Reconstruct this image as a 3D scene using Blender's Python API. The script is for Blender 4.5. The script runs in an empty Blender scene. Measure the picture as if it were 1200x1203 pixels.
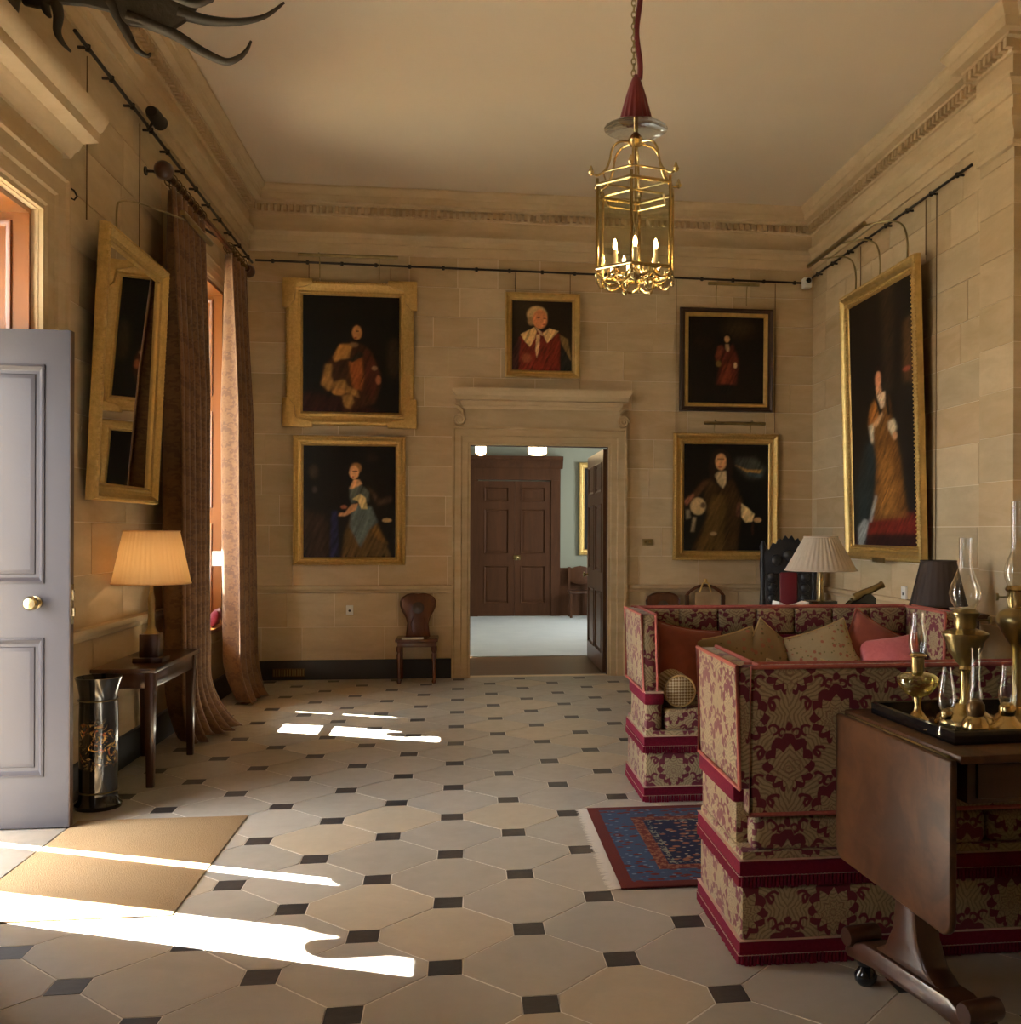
import bpy, bmesh, math, random
import numpy as np
from mathutils import Matrix, Vector, Euler

# ------------------------------------------------------------------ camera, world, sun, exposure
S = bpy.context.scene
COL = S.collection
PI = math.pi
XL, XR, YB, ZC = -2.144, 3.651, 10.352, 4.87      # left wall, right wall, back wall, ceiling
YF = -1.6                                          # wall behind the camera

cam_d = bpy.data.cameras.new('camera'); cam = bpy.data.objects.new('camera', cam_d); COL.objects.link(cam)
cam_d.sensor_fit = 'HORIZONTAL'; cam_d.sensor_width = 36.0
cam_d.lens = 1188.74 / 1200 * 36
cam_d.shift_x = -(697.943 - 600) / 1200
cam_d.shift_y = (622.698 - 601.5) / 1200
cam_d.clip_start = 0.05
r_ = Vector((0.9920027, -0.1261620, 0.0037)); u_ = Vector((-0.0036704, 0.0004668, 0.9999932)); f_ = Vector((0.1261629, 0.9920095, 0.0))
cam.matrix_world = Matrix(((r_.x, u_.x, -f_.x, 0), (r_.y, u_.y, -f_.y, 0), (r_.z, u_.z, -f_.z, 1.5), (0, 0, 0, 1)))
S.camera = cam

SUN_AZ = Vector((0.923, -0.385, 0)).normalized(); SUN_EL = math.radians(40)
SUN_DIR = Vector((SUN_AZ.x * math.cos(SUN_EL), SUN_AZ.y * math.cos(SUN_EL), -math.sin(SUN_EL)))
sun_d = bpy.data.lights.new('sun', 'SUN'); sun_d.energy = 85.0; sun_d.angle = math.radians(0.35); sun_d.color = (1.0, 0.95, 0.86)
sun = bpy.data.objects.new('sun', sun_d); COL.objects.link(sun)
sun.rotation_euler = SUN_DIR.to_track_quat('-Z', 'Y').to_euler(); sun.location = (-12, 8, 12)

W = bpy.data.worlds.new('sky'); S.world = W; W.use_nodes = True
wt = W.node_tree; wt.nodes.clear()
wo = wt.nodes.new('ShaderNodeOutputWorld'); wb = wt.nodes.new('ShaderNodeBackground')
wb.inputs[0].default_value = (0.93, 0.965, 1.0, 1); wb.inputs[1].default_value = 6.5      # bright hazy sky
wt.links.new(wb.outputs[0], wo.inputs[0])

def portal(name, loc, size_y, size_z, rotz):
    d = bpy.data.lights.new(name, 'AREA'); d.shape = 'RECTANGLE'; d.size = size_y; d.size_y = size_z; d.cycles.is_portal = True
    o = bpy.data.objects.new(name, d); COL.objects.link(o); o.location = loc; o.rotation_euler = (PI / 2, 0, rotz)
portal('portal_door', (-2.74, 4.76, 1.56), 1.36, 3.12, -PI / 2)
portal('portal_window', (-2.74, 8.52, 2.3), 1.25, 2.45, -PI / 2)
portal('portal_window_b', (-2.74, 1.425, 2.3), .45, 2.45, -PI / 2)
portal('portal_far', (4.4, 15.15, 1.85), 1.7, 2.3, PI / 2)

S.view_settings.view_transform = 'Standard'; S.view_settings.look = 'None'; S.view_settings.gamma = 1.0
S.view_settings.use_curve_mapping = False
S.view_settings.exposure = 1.6
S.cycles.max_bounces = 14; S.cycles.diffuse_bounces = 9; S.cycles.glossy_bounces = 5; S.cycles.transmission_bounces = 8; S.cycles.transparent_max_bounces = 24
S.cycles.caustics_reflective = False; S.cycles.caustics_refractive = False; S.cycles.sample_clamp_indirect = 12.0
S.cycles.use_denoising = True

random.seed(7); np.random.seed(7)

# ------------------------------------------------------------------ node expression helper
class E:
    def __init__(s, t, k): s.t, s.k = t, k
    def _m(s, op, *a): return s.t.math(op, s, *a)
    def __add__(s, o): return s._m('ADD', o)
    def __radd__(s, o): return s.t.math('ADD', o, s)
    def __sub__(s, o): return s._m('SUBTRACT', o)
    def __rsub__(s, o): return s.t.math('SUBTRACT', o, s)
    def __mul__(s, o): return s._m('MULTIPLY', o)
    def __rmul__(s, o): return s.t.math('MULTIPLY', o, s)
    def __truediv__(s, o): return s._m('DIVIDE', o)
    def __neg__(s): return s._m('MULTIPLY', -1.0)
    def gt(s, o): return s._m('GREATER_THAN', o)
    def lt(s, o): return s._m('LESS_THAN', o)
    def fract(s): return s._m('FRACT')
    def abs(s): return s._m('ABSOLUTE')
    def sin(s): return s._m('SINE')
    def cos(s): return s._m('COSINE')
    def floor(s): return s._m('FLOOR')
    def sqrt(s): return s._m('SQRT')
    def pow(s, o): return s._m('POWER', o)
    def max(s, o): return s._m('MAXIMUM', o)
    def min(s, o): return s._m('MINIMUM', o)
    def clamp(s): return s.max(0.0).min(1.0)
    def step(s, a, b):
        n = s.t.n('ShaderNodeMapRange'); n.interpolation_type = 'SMOOTHSTEP'
        s.t.set(n.inputs[0], s); s.t.set(n.inputs[1], a); s.t.set(n.inputs[2], b)
        return E(s.t, n.outputs[0])

class T:
    def __init__(s, m): s.m = m; s.tree = m.node_tree; s._c = {}
    def n(s, k): return s.tree.nodes.new(k)
    def set(s, sock, v):
        if isinstance(v, E): s.tree.links.new(v.k, sock)
        elif isinstance(v, (tuple, list)) and len(v) == 3 and sock.type == 'RGBA': sock.default_value = (*v, 1)
        else: sock.default_value = v
    def math(s, op, a, b=None, c=None):
        n = s.n('ShaderNodeMath'); n.operation = op; s.set(n.inputs[0], a)
        if b is not None: s.set(n.inputs[1], b)
        return E(s, n.outputs[0])
    def atan2(s, a, b): return s.math('ARCTAN2', a, b)
    def sep(s, k):
        n = s.n('ShaderNodeSeparateXYZ'); s.tree.links.new(k, n.inputs[0]); return tuple(E(s, o) for o in n.outputs)
    def uv(s):
        n = s.n('ShaderNodeUVMap'); n.uv_map = 'UVMap'; return s.sep(n.outputs[0])[:2]
    def pos(s):
        n = s.n('ShaderNodeNewGeometry'); return s.sep(n.outputs['Position'])
    def obj(s):
        n = s.n('ShaderNodeTexCoord'); return s.sep(n.outputs['Object'])
    def rand(s):
        n = s.n('ShaderNodeObjectInfo'); return E(s, n.outputs['Random'])
    def vec(s, x, y, z):
        n = s.n('ShaderNodeCombineXYZ')
        for i, v in enumerate((x, y, z)): s.set(n.inputs[i], v)
        return E(s, n.outputs[0])
    def noise(s, v, scale=5, detail=3, rough=.55, dist=0.0):
        n = s.n('ShaderNodeTexNoise'); s.set(n.inputs['Vector'], v); n.inputs['Scale'].default_value = scale; n.inputs['Detail'].default_value = detail
        n.inputs['Roughness'].default_value = rough; n.inputs['Distortion'].default_value = dist
        return E(s, n.outputs['Fac'])
    def voronoi(s, v, scale=5, feature='F1', out='Distance'):
        n = s.n('ShaderNodeTexVoronoi'); n.feature = feature; s.set(n.inputs['Vector'], v); n.inputs['Scale'].default_value = scale
        return E(s, n.outputs[out])
    def mix(s, f, a, b):
        n = s.n('ShaderNodeMix'); n.data_type = 'RGBA'; s.set(n.inputs[0], f); s.set(n.inputs[6], a); s.set(n.inputs[7], b)
        return E(s, n.outputs[2])
    def attr(s, name):
        n = s.n('ShaderNodeAttribute'); n.attribute_name = name; return E(s, n.outputs['Color'])

MATS = {}
def M(name, base=(.5, .5, .5), rough=.5, metal=0.0, fn=None, bump=None, bstr=.3, bdist=.01, spec=.5, trans=0.0, emit=None, estr=0.0, alpha=None, sheen=0.0, coat=0.0, rfn=None):
    m = bpy.data.materials.new(name); m.use_nodes = True
    p = m.node_tree.nodes['Principled BSDF']; t = T(m)
    p.inputs['Base Color'].default_value = (*base, 1); p.inputs['Roughness'].default_value = rough; p.inputs['Metallic'].default_value = metal
    p.inputs['Specular IOR Level'].default_value = spec; p.inputs['Transmission Weight'].default_value = trans
    p.inputs['Sheen Weight'].default_value = sheen; p.inputs['Coat Weight'].default_value = coat; p.inputs['Coat Roughness'].default_value = .08
    if emit: p.inputs['Emission Color'].default_value = (*emit, 1); p.inputs['Emission Strength'].default_value = estr
    if fn: t.set(p.inputs['Base Color'], fn(t))
    if rfn: t.set(p.inputs['Roughness'], rfn(t))
    if bump:
        b = t.n('ShaderNodeBump'); b.inputs['Strength'].default_value = bstr; b.inputs['Distance'].default_value = bdist
        t.set(b.inputs['Height'], bump(t)); m.node_tree.links.new(b.outputs[0], p.inputs['Normal'])
    MATS[name] = m
    return m

def srgb(r, g, b):
    f = lambda c: (c / 255 / 12.92) if c / 255 <= .04045 else ((c / 255 + .055) / 1.055) ** 2.4
    return (f(r), f(g), f(b))

# ---- materials
def stone_col(t, dark=1.0):
    x, y, z = t.pos(); r = t.rand()
    v = t.vec(x + r * 7.0, y + r * 5.0, z * 3.5 + r * 11.0)
    n = t.noise(v, 2.2, 5, .6, .6); n2 = t.noise(t.vec(x, y, z), 28, 3, .6)
    r2 = (r * 7.31).fract(); r3 = (r * 3.77).fract()
    a = t.mix(r.step(.1, .9), (.53, .395, .225), (.72, .575, .37))
    a = t.mix(r2.step(.72, .86) * .8, a, (.60, .405, .22))
    a = t.mix(r3.step(.80, .92) * .8, a, (.50, .415, .275))
    a = t.mix((n - .5) * 1.7 + .5, t.mix(.5, a, (.40, .285, .15)), t.mix(.4, a, (.82, .68, .46)))
    return t.mix(n2 * .3, a, (.48, .36, .205))
M('stone_block', rough=.75, fn=stone_col, spec=.25, bump=lambda t: t.noise(t.vec(*t.pos()), 40, 4, .6), bstr=.12)
M('stone_plain', rough=.72, fn=stone_col, spec=.25, bump=lambda t: t.noise(t.vec(*t.pos()), 40, 4, .6), bstr=.1)
M('stone_joint', (.82, .71, .53), .85)
M('plaster', rough=.9, fn=lambda t: t.mix(t.noise(t.vec(*t.pos()), 1.3, 3), (.70, .60, .465), (.76, .655, .51)), spec=.2)
def slab_col(t):
    x, y, z = t.pos(); r = t.rand()
    n = t.noise(t.vec(x + r * 13, y + r * 9, r * 5), 3.2, 5, .6, 1.2); n2 = t.noise(t.vec(x, y, z), 46, 3)
    a = t.mix(r.step(.0, 1.0), (.37, .335, .27), (.45, .42, .36))
    a = t.mix(((r * 5.13).fract()).step(.68, .82), a, (.56, .455, .30))
    a = t.mix(((r * 9.7).fract()).step(.72, .95), a, (.345, .34, .30))
    a = t.mix((n - .5) * 1.3 + .5, t.mix(.5, a, (.34, .31, .26)), t.mix(.3, a, (.68, .64, .57)))
    return t.mix(n2 * .35, a, (.37, .34, .29))
M('floor_stone', rough=.42, fn=slab_col, spec=.4, bump=lambda t: t.noise(t.vec(*t.pos()), 9, 5, .6), bstr=.10, rfn=lambda t: t.noise(t.vec(*t.pos()), 14, 3) * .35 + .24)
M('slate', rough=.45, fn=lambda t: t.mix(t.noise(t.vec(*t.pos()), 18, 4), (.022, .020, .020), (.062, .056, .055)), spec=.5, bump=lambda t: t.noise(t.vec(*t.pos()), 30, 4), bstr=.15)
M('mortar', (.80, .77, .70), .9)
M('slate_black', (.018, .018, .019), .45)
def wood_fn(c1, c2, sc=1.0, ax=2):
    def fn(t):
        p = list(t.obj()); r = t.rand()
        p[ax] = p[ax] * .12
        n = t.noise(t.vec(p[0] + r * 5, p[1] + r * 3, p[2]), 22 * sc, 4, .6, .8); n2 = t.noise(t.vec(*p), 4 * sc, 3, .5, 1.5)
        return t.mix((n * .6 + n2 * .7 - .3).clamp(), c1, c2)
    return fn
M('mahogany', rough=.28, fn=wood_fn((.030, .011, .006), (.115, .043, .020)), coat=.3)
M('mahogany_flat', rough=.33, fn=lambda t: t.mix(t.noise(t.vec(*t.obj()), 7, 4, .6, 1.0).step(.3, .72), t.mix(.6, wood_fn((.03, .011, .004), (.11, .043, .016), .8, 1)(t), (.05, .019, .008)), wood_fn((.07, .028, .011), (.19, .080, .030), .8, 1)(t)), spec=.3, rfn=lambda t: t.noise(t.vec(*t.obj()), 6, 4) * .25 + .26)
M('chair_wood', rough=.25, fn=wood_fn((.075, .022, .010), (.23, .078, .032)), coat=.4)
M('dark_oak', rough=.5, fn=wood_fn((.045, .018, .008), (.13, .052, .022)), spec=.15)
M('door_mahogany', rough=.32, fn=wood_fn((.06, .024, .011), (.19, .08, .034)), spec=.4)
M('floor_wood', rough=.35, fn=wood_fn((.10, .05, .022), (.24, .13, .06), .6, 0), spec=.4)
M('reveal_wood', rough=.32, fn=wood_fn((.20, .062, .010), (.31, .11, .022)), coat=.25)
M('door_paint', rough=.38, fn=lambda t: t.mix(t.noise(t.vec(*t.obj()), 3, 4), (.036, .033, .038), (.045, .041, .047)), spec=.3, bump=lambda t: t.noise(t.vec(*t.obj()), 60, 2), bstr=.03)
M('door_edge', rough=.45, fn=wood_fn((.06, .035, .025), (.13, .08, .05)))
M('gilt', rough=.42, metal=.75, fn=lambda t: t.mix(t.noise(t.vec(*t.obj()), 35, 4, .7), (.42, .255, .07), (.90, .64, .24)), bump=lambda t: t.noise(t.vec(*t.obj()), 55, 4, .65), bstr=.55, bdist=.012)
M('gilt_smooth', rough=.36, metal=.75, fn=lambda t: t.mix(t.noise(t.vec(*t.obj()), 18, 3), (.50, .32, .09), (.92, .66, .26)), bump=lambda t: t.noise(t.vec(*t.obj()), 70, 2), bstr=.15)
M('frame_wood', rough=.4, fn=wood_fn((.035, .016, .010), (.085, .04, .022)))
M('canvas', rough=.5, fn=lambda t: t.attr('paint'), spec=.22)
M('mirror_glass', (.80, .80, .78), .015, 1.0)
M('iron', (.035, .028, .022), .5, .5)
M('brass', rough=.22, metal=1.0, fn=lambda t: t.mix(t.noise(t.vec(*t.obj()), 14, 3), (.44, .33, .13), (.74, .60, .32)))
M('brass_old', rough=.33, metal=1.0, fn=lambda t: t.mix(t.noise(t.vec(*t.obj()), 12, 4), (.20, .15, .06), (.50, .40, .20)))
M('bronze', rough=.4, metal=.8, base=(.16, .10, .045))
M('antler', rough=.6, fn=lambda t: t.mix(t.noise(t.vec(*t.obj()), 9, 5), (.035, .028, .018), (.085, .068, .045)), bump=lambda t: t.noise(t.vec(*t.obj()), 25, 4), bstr=.4)
M('white_plastic', (.78, .77, .73), .4)
M('paper', (.86, .85, .80), .7)
M('ceramic_black', rough=.18, fn=lambda t: (lambda x, y, z: t.mix(((z * 1.0).step(.20, .28) * (1.0 - (z * 1.0).step(.40, .50)) * t.noise(t.vec(x * 1.0, y * 1.0, z), 20, 4, .7, 1.5).step(.52, .62)), (.010, .009, .009), t.mix(t.noise(t.vec(x, y, z), 28, 2).step(.45, .65), (.62, .38, .10), (.42, .10, .03))))(*t.obj()), coat=.6)
M('crimson', rough=.75, sheen=.3, fn=lambda t: t.mix(t.noise(t.vec(*t.obj()), 60, 3), (.16, .010, .026), (.36, .030, .070)))
M('crimson_trim', rough=.85, spec=.2, fn=lambda t: t.mix(t.noise(t.vec(*t.obj()), 90, 3), (.095, .003, .014), (.21, .010, .034)))
M('trim_white', (.50, .33, .26), .85)
M('salmon_piping', rough=.8, fn=lambda t: t.mix(t.noise(t.vec(*t.obj()), 80, 3), (.30, .055, .05), (.50, .16, .115)))
M('cord_red', rough=.7, sheen=.3, fn=lambda t: t.mix(((lambda a: a[0] * 900.0 + a[2] * 400.0)(t.obj())).sin() * .5 + .5, (.11, .006, .014), (.30, .018, .035)))
def damask_mask(t, u, v, W=.33, H=.337):
    k = W / .33
    wn = t.noise(t.vec(u, v, 0.0), 22 / k, 2); wn2 = t.noise(t.vec(u + 3.1, v, 0.7), 22 / k, 2)
    uu = u + (wn - .5) * .022 * k; vv = v + (wn2 - .5) * .022 * k
    def motif(cu, cv):
        x = ((uu / W + cu).fract() - .5) * .33; y = ((vv / H + cv).fract() - .5) * .337
        ax = x.abs(); r = (x * x + y * y).sqrt(); th = t.atan2(x, y); c = th.cos(); up = c.max(0.0)
        R = (((th / (2 * PI) * 11.0 + .5).fract() - .5).abs() * -2.0 + 1.0) * .026 + c * .014 + .052
        Ro = (th * 6.5).cos().abs() * .014 + c * .012 + up * up * up * .022 + .078
        d = (r - R).step(-.0015, .0015)
        halo = d * (1.0 - (r - Ro).step(-.002, .002)) * (ax + y.max(0.0) * 9.0).step(.008, .014)
        ins = 1.0 - d
        vein = 1.0 - ((r - (th * 3.5).cos().abs() * .016 - .028).abs()).step(.0012, .0035)
        vein = vein.max(1.0 - ((r - .012).abs()).step(.001, .004))
        def ring(px, py, rad, w):
            q = ((ax - px) * (ax - px) + (y - py) * (y - py)).sqrt(); return (1.0 - ((q - rad).abs()).step(w * .5, w)) * (ax - px + (y - py) * .6).step(-.016, -.006)
        sc = ring(.052, -.108, .020, .008).max(ring(.106, -.03, .018, .007)).max(ring(.024, .128, .013, .007)).max(ring(.098, .055, .013, .007))
        dot = 1.0 - ((ax * ax * 1.7 + (y - .150) * (y - .150)).sqrt()).step(.013, .019)
        return halo, ins, vein, sc.max(dot), r + (th * 5.5).cos().abs() * .012
    a, b = motif(0.0, 0.0), motif(.5, .5)
    t.lines = (((a[4] * 420.0).sin() * .5 + .5).step(.5, .85)) * .55
    ins = a[1].max(b[1])
    red = (a[0].max(b[0])).max(a[3].max(b[3])) * (1.0 - ins)
    return red.max((a[1] * a[2]).max(b[1] * b[2]) * .35).clamp()
def damask(t, gold=(.44, .34, .195), gold2=(.23, .168, .08), red=(.12, .004, .018), W=.33, H=.337):
    u, v = t.uv(); m = damask_mask(t, u, v, W, H)
    n = t.noise(t.vec(u, v, 0.0), 160, 2); n2 = t.noise(t.vec(u, v, 0.0), 14, 3)
    g = t.mix((n * .6 + n2 * .5 - .05).clamp(), gold2, gold)
    g = t.mix(t.lines, g, (gold2[0] * .55, gold2[1] * .5, gold2[2] * .45))
    return t.mix(m, g, red)
M('damask', rough=.7, fn=damask, sheen=.15, bump=lambda t: (lambda u, v: t.noise(t.vec(u, v, 0.0), 220, 2))(*t.uv()), bstr=.15, bdist=.004)
def curtain_col(t):
    u, v = t.uv(); m = damask_mask(t, u, v, .26, .30)
    n = t.noise(t.vec(u, v, 0.0), 60, 3)
    a = t.mix(n, (.125, .056, .019), (.24, .122, .048))
    return t.mix(m * .7, a, (.11, .045, .02))
M('curtain', rough=.8, fn=curtain_col, sheen=.2)
def floral_col(t, base, spot, spot2, sc=26):
    u, v = t.uv(); p = t.vec(u, v, 0.0)
    d = t.voronoi(p, sc); n = t.noise(p, 60, 3)
    c = t.mix(d.step(.22, .34), spot, base); d2 = t.voronoi(t.vec(u + .37, v + .11, 0.3), sc * 1.3)
    return t.mix(1.0 - d2.step(.14, .24), t.mix(n * .5, c, (.30, .22, .12)), spot2)
M('floral', rough=.8, fn=lambda t: floral_col(t, (.42, .35, .21), (.36, .09, .06), (.17, .16, .06)))
M('floral_dark', rough=.8, fn=lambda t: floral_col(t, (.25, .17, .075), (.34, .10, .06), (.12, .085, .03), 20))
M('gold_cloth', rough=.6, sheen=.2, fn=lambda t: (lambda u, v: t.mix(t.noise(t.vec(u, v, 0.0), 45, 3), (.42, .27, .09), (.70, .52, .24)))(*t.uv()))
M('rust_velvet', rough=.75, sheen=.35, fn=lambda t: (lambda u, v: t.mix(t.noise(t.vec(u, v, 0.0), 16, 3), (.17, .030, .018), (.33, .075, .045)))(*t.uv()))
M('pink_silk', rough=.55, sheen=.25, fn=lambda t: (lambda u, v: t.mix(t.noise(t.vec(u, v, 0.0), 25, 4, .6, 1.0), (.46, .085, .10), (.68, .20, .22)))(*t.uv()))
def weave_col(t):
    u, v = t.uv(); a = ((u + v) * 190.0).sin(); b = ((u - v) * 190.0).sin()
    return t.mix((a * b).step(-.15, .15), (.24, .145, .055), (.66, .55, .36))
M('bolster_weave', rough=.7, fn=weave_col)
def rug_col(t):
    x, y, z = t.obj(); hx, hy = .95, .605
    ex = hx - x.abs(); ey = hy - y.abs(); e = ex.min(ey)
    n = t.noise(t.vec(x, y, 0.0), 34, 3, .7); cell = t.voronoi(t.vec(x * 1.0, y * 1.5, 0.0), 17)
    cell2 = t.voronoi(t.vec(x + .3, y * 1.6, 0.2), 21)
    navy, blue, red, org, cream = (.016, .021, .05), (.045, .072, .13), (.12, .024, .018), (.28, .115, .06), (.38, .31, .23)
    field = t.mix(1.0 - cell.step(.24, .40), navy, org); field = t.mix(1.0 - cell2.step(.14, .25), field, cream)
    med = ((x * 1.0) * (x * 1.0) * 2.2 + y * y * 5.0).step(.20, .24)
    field = t.mix(med, t.mix(n.step(.45, .6), red, (.30, .10, .06)), field)
    bord = t.mix(1.0 - cell.step(.26, .42), blue, red); bord = t.mix(1.0 - cell2.step(.16, .28), bord, (.13, .19, .26))
    c = t.mix(e.step(.255, .262), bord, field)
    redband = (e.step(.055, .06)) * (1.0 - e.step(.0, .0001) * 0.0)
    c = t.mix(1.0 - e.step(.055, .06), c, red)
    c = t.mix(e.step(.20, .205) * (1.0 - e.step(.255, .26)), c, t.mix(n.step(.45, .6), red, org))
    c = t.mix(e.step(.262, .267) * (1.0 - e.step(.29, .295)), c, t.mix(n.step(.5, .55), navy, (.22, .22, .16)))
    return t.mix(n * .35, c, (.035, .025, .03))
M('rug', rough=.95, fn=rug_col, spec=.1, bump=lambda t: t.noise(t.vec(*t.obj()), 180, 2), bstr=.3)
M('rug_fringe', (.66, .62, .55), .9)
M('coir', rough=.95, fn=lambda t: t.mix(t.noise(t.vec(*t.obj()), 130, 3, .7), (.30, .195, .10), (.50, .36, .205)), spec=.1, bump=lambda t: t.noise(t.vec(*t.obj()), 170, 3, .7), bstr=.7, bdist=.01)
M('carpet_pale', rough=.95, fn=lambda t: t.mix(t.noise(t.vec(*t.pos()), 3, 4), (.46, .49, .51), (.58, .60, .61)), spec=.1)
M('wall_green', (.26, .265, .205), .85)
M('gravel', rough=.95, fn=lambda t: t.mix(t.noise(t.vec(*t.pos()), 30, 3), (.11, .10, .078), (.17, .155, .12)))
M('black_lacquer', (.007, .007, .008), .15, coat=.5)
M('black_carved', rough=.38, fn=lambda t: t.mix(t.noise(t.vec(*t.obj()), 40, 3), (.007, .007, .008), (.03, .032, .038)))
M('red_leather', (.16, .008, .020), .5)
M('dark_shade', (.055, .035, .026), .7)
M('wax', (.80, .70, .50), .5)
M('bulb', (1, .8, .5), .4, emit=(1.0, .62, .26), estr=60.0)
M('bulb_lamp', (1, .8, .5), .4, emit=(1.0, .66, .34), estr=9.0)
M('far_glow', (1, .85, .6), .4, emit=(1.0, .72, .38), estr=4.0)

def shader_mat(name, build):
    m = bpy.data.materials.new(name); m.use_nodes = True; t = m.node_tree; t.nodes.clear()
    o = t.nodes.new('ShaderNodeOutputMaterial'); t.links.new(build(t), o.inputs[0]); MATS[name] = m
def thin_glass(tint, refl, power=3.0, base=.04):
    def b(t):
        tr = t.nodes.new('ShaderNodeBsdfTransparent'); tr.inputs[0].default_value = (*tint, 1)
        gl = t.nodes.new('ShaderNodeBsdfGlossy'); gl.inputs['Roughness'].default_value = .03; gl.inputs[0].default_value = (*refl, 1)
        lw = t.nodes.new('ShaderNodeLayerWeight'); lw.inputs['Blend'].default_value = .35
        p = t.nodes.new('ShaderNodeMath'); p.operation = 'POWER'; p.inputs[1].default_value = power; t.links.new(lw.outputs['Facing'], p.inputs[0])
        a = t.nodes.new('ShaderNodeMath'); a.operation = 'ADD'; a.inputs[1].default_value = base; a.use_clamp = True; t.links.new(p.outputs[0], a.inputs[0])
        mx = t.nodes.new('ShaderNodeMixShader'); t.links.new(a.outputs[0], mx.inputs[0]); t.links.new(tr.outputs[0], mx.inputs[1]); t.links.new(gl.outputs[0], mx.inputs[2])
        return mx.outputs[0]
    return b
shader_mat('window_glass', thin_glass((.94, .96, .95), (1, 1, 1), 4.0, .04))
shader_mat('lamp_glass', thin_glass((.93, .95, .95), (1, 1, 1), 1.6, .07))
shader_mat('lantern_glass', thin_glass((.93, .94, .90), (1, .98, .92), 2.5, .06))
shader_mat('green_glass', thin_glass((.80, .78, .42), (1, 1, .8), 1.3, .10))
def shade_b(col, tcol):
    def b(t):
        d = t.nodes.new('ShaderNodeBsdfDiffuse'); d.inputs[0].default_value = (*col, 1)
        l = t.nodes.new('ShaderNodeBsdfTranslucent'); l.inputs[0].default_value = (*tcol, 1)
        mx = t.nodes.new('ShaderNodeMixShader'); mx.inputs[0].default_value = .5
        t.links.new(d.outputs[0], mx.inputs[1]); t.links.new(l.outputs[0], mx.inputs[2]); return mx.outputs[0]
    return b
shader_mat('shade_cream', shade_b((.80, .62, .40), (.85, .58, .28)))
shader_mat('shade_pale', shade_b((.86, .76, .62), (.6, .5, .38)))

# ------------------------------------------------------------------ mesh helpers
def finish(name, me, mat, parent=None, smooth=40):
    me.materials.append(MATS[mat] if isinstance(mat, str) else mat)
    uvl = me.uv_layers.new(name='UVMap') if not me.uv_layers else me.uv_layers[0]
    nl = len(me.loops); co = np.empty(len(me.vertices) * 3); me.vertices.foreach_get('co', co); co = co.reshape(-1, 3)
    li = np.empty(nl, int); me.loops.foreach_get('vertex_index', li)
    pn = np.empty(len(me.polygons) * 3); me.polygons.foreach_get('normal', pn); pn = np.abs(pn.reshape(-1, 3))
    tot = np.empty(len(me.polygons), int); me.polygons.foreach_get('loop_total', tot)
    ax = np.repeat(np.argmax(pn + np.array([0, 1e-4, 0]), 1), tot); c = co[li]
    uv = np.where((ax == 0)[:, None], c[:, [1, 2]], np.where((ax == 1)[:, None], c[:, [0, 2]], c[:, [0, 1]]))
    uvl.data.foreach_set('uv', uv.astype(np.float32).ravel())
    if smooth:
        me.polygons.foreach_set('use_smooth', np.ones(len(me.polygons), bool)); me.set_sharp_from_angle(angle=math.radians(smooth))
    me.update()
    o = bpy.data.objects.new(name, me); COL.objects.link(o)
    if parent is not None: o.parent = parent
    return o

def smooth_path(p, n=6):
    p = [Vector(q) for q in p]; out = []
    for i in range(len(p) - 1):
        a, b, c, d = p[max(i - 1, 0)], p[i], p[i + 1], p[min(i + 2, len(p) - 1)]
        for k in range(n):
            t = k / n; out.append((.5 * ((2 * b) + (c - a) * t + (2 * a - 5 * b + 4 * c - d) * t * t + (3 * b - a - 3 * c + d) * t ** 3))[:])
    return out + [p[-1][:]]

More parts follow.
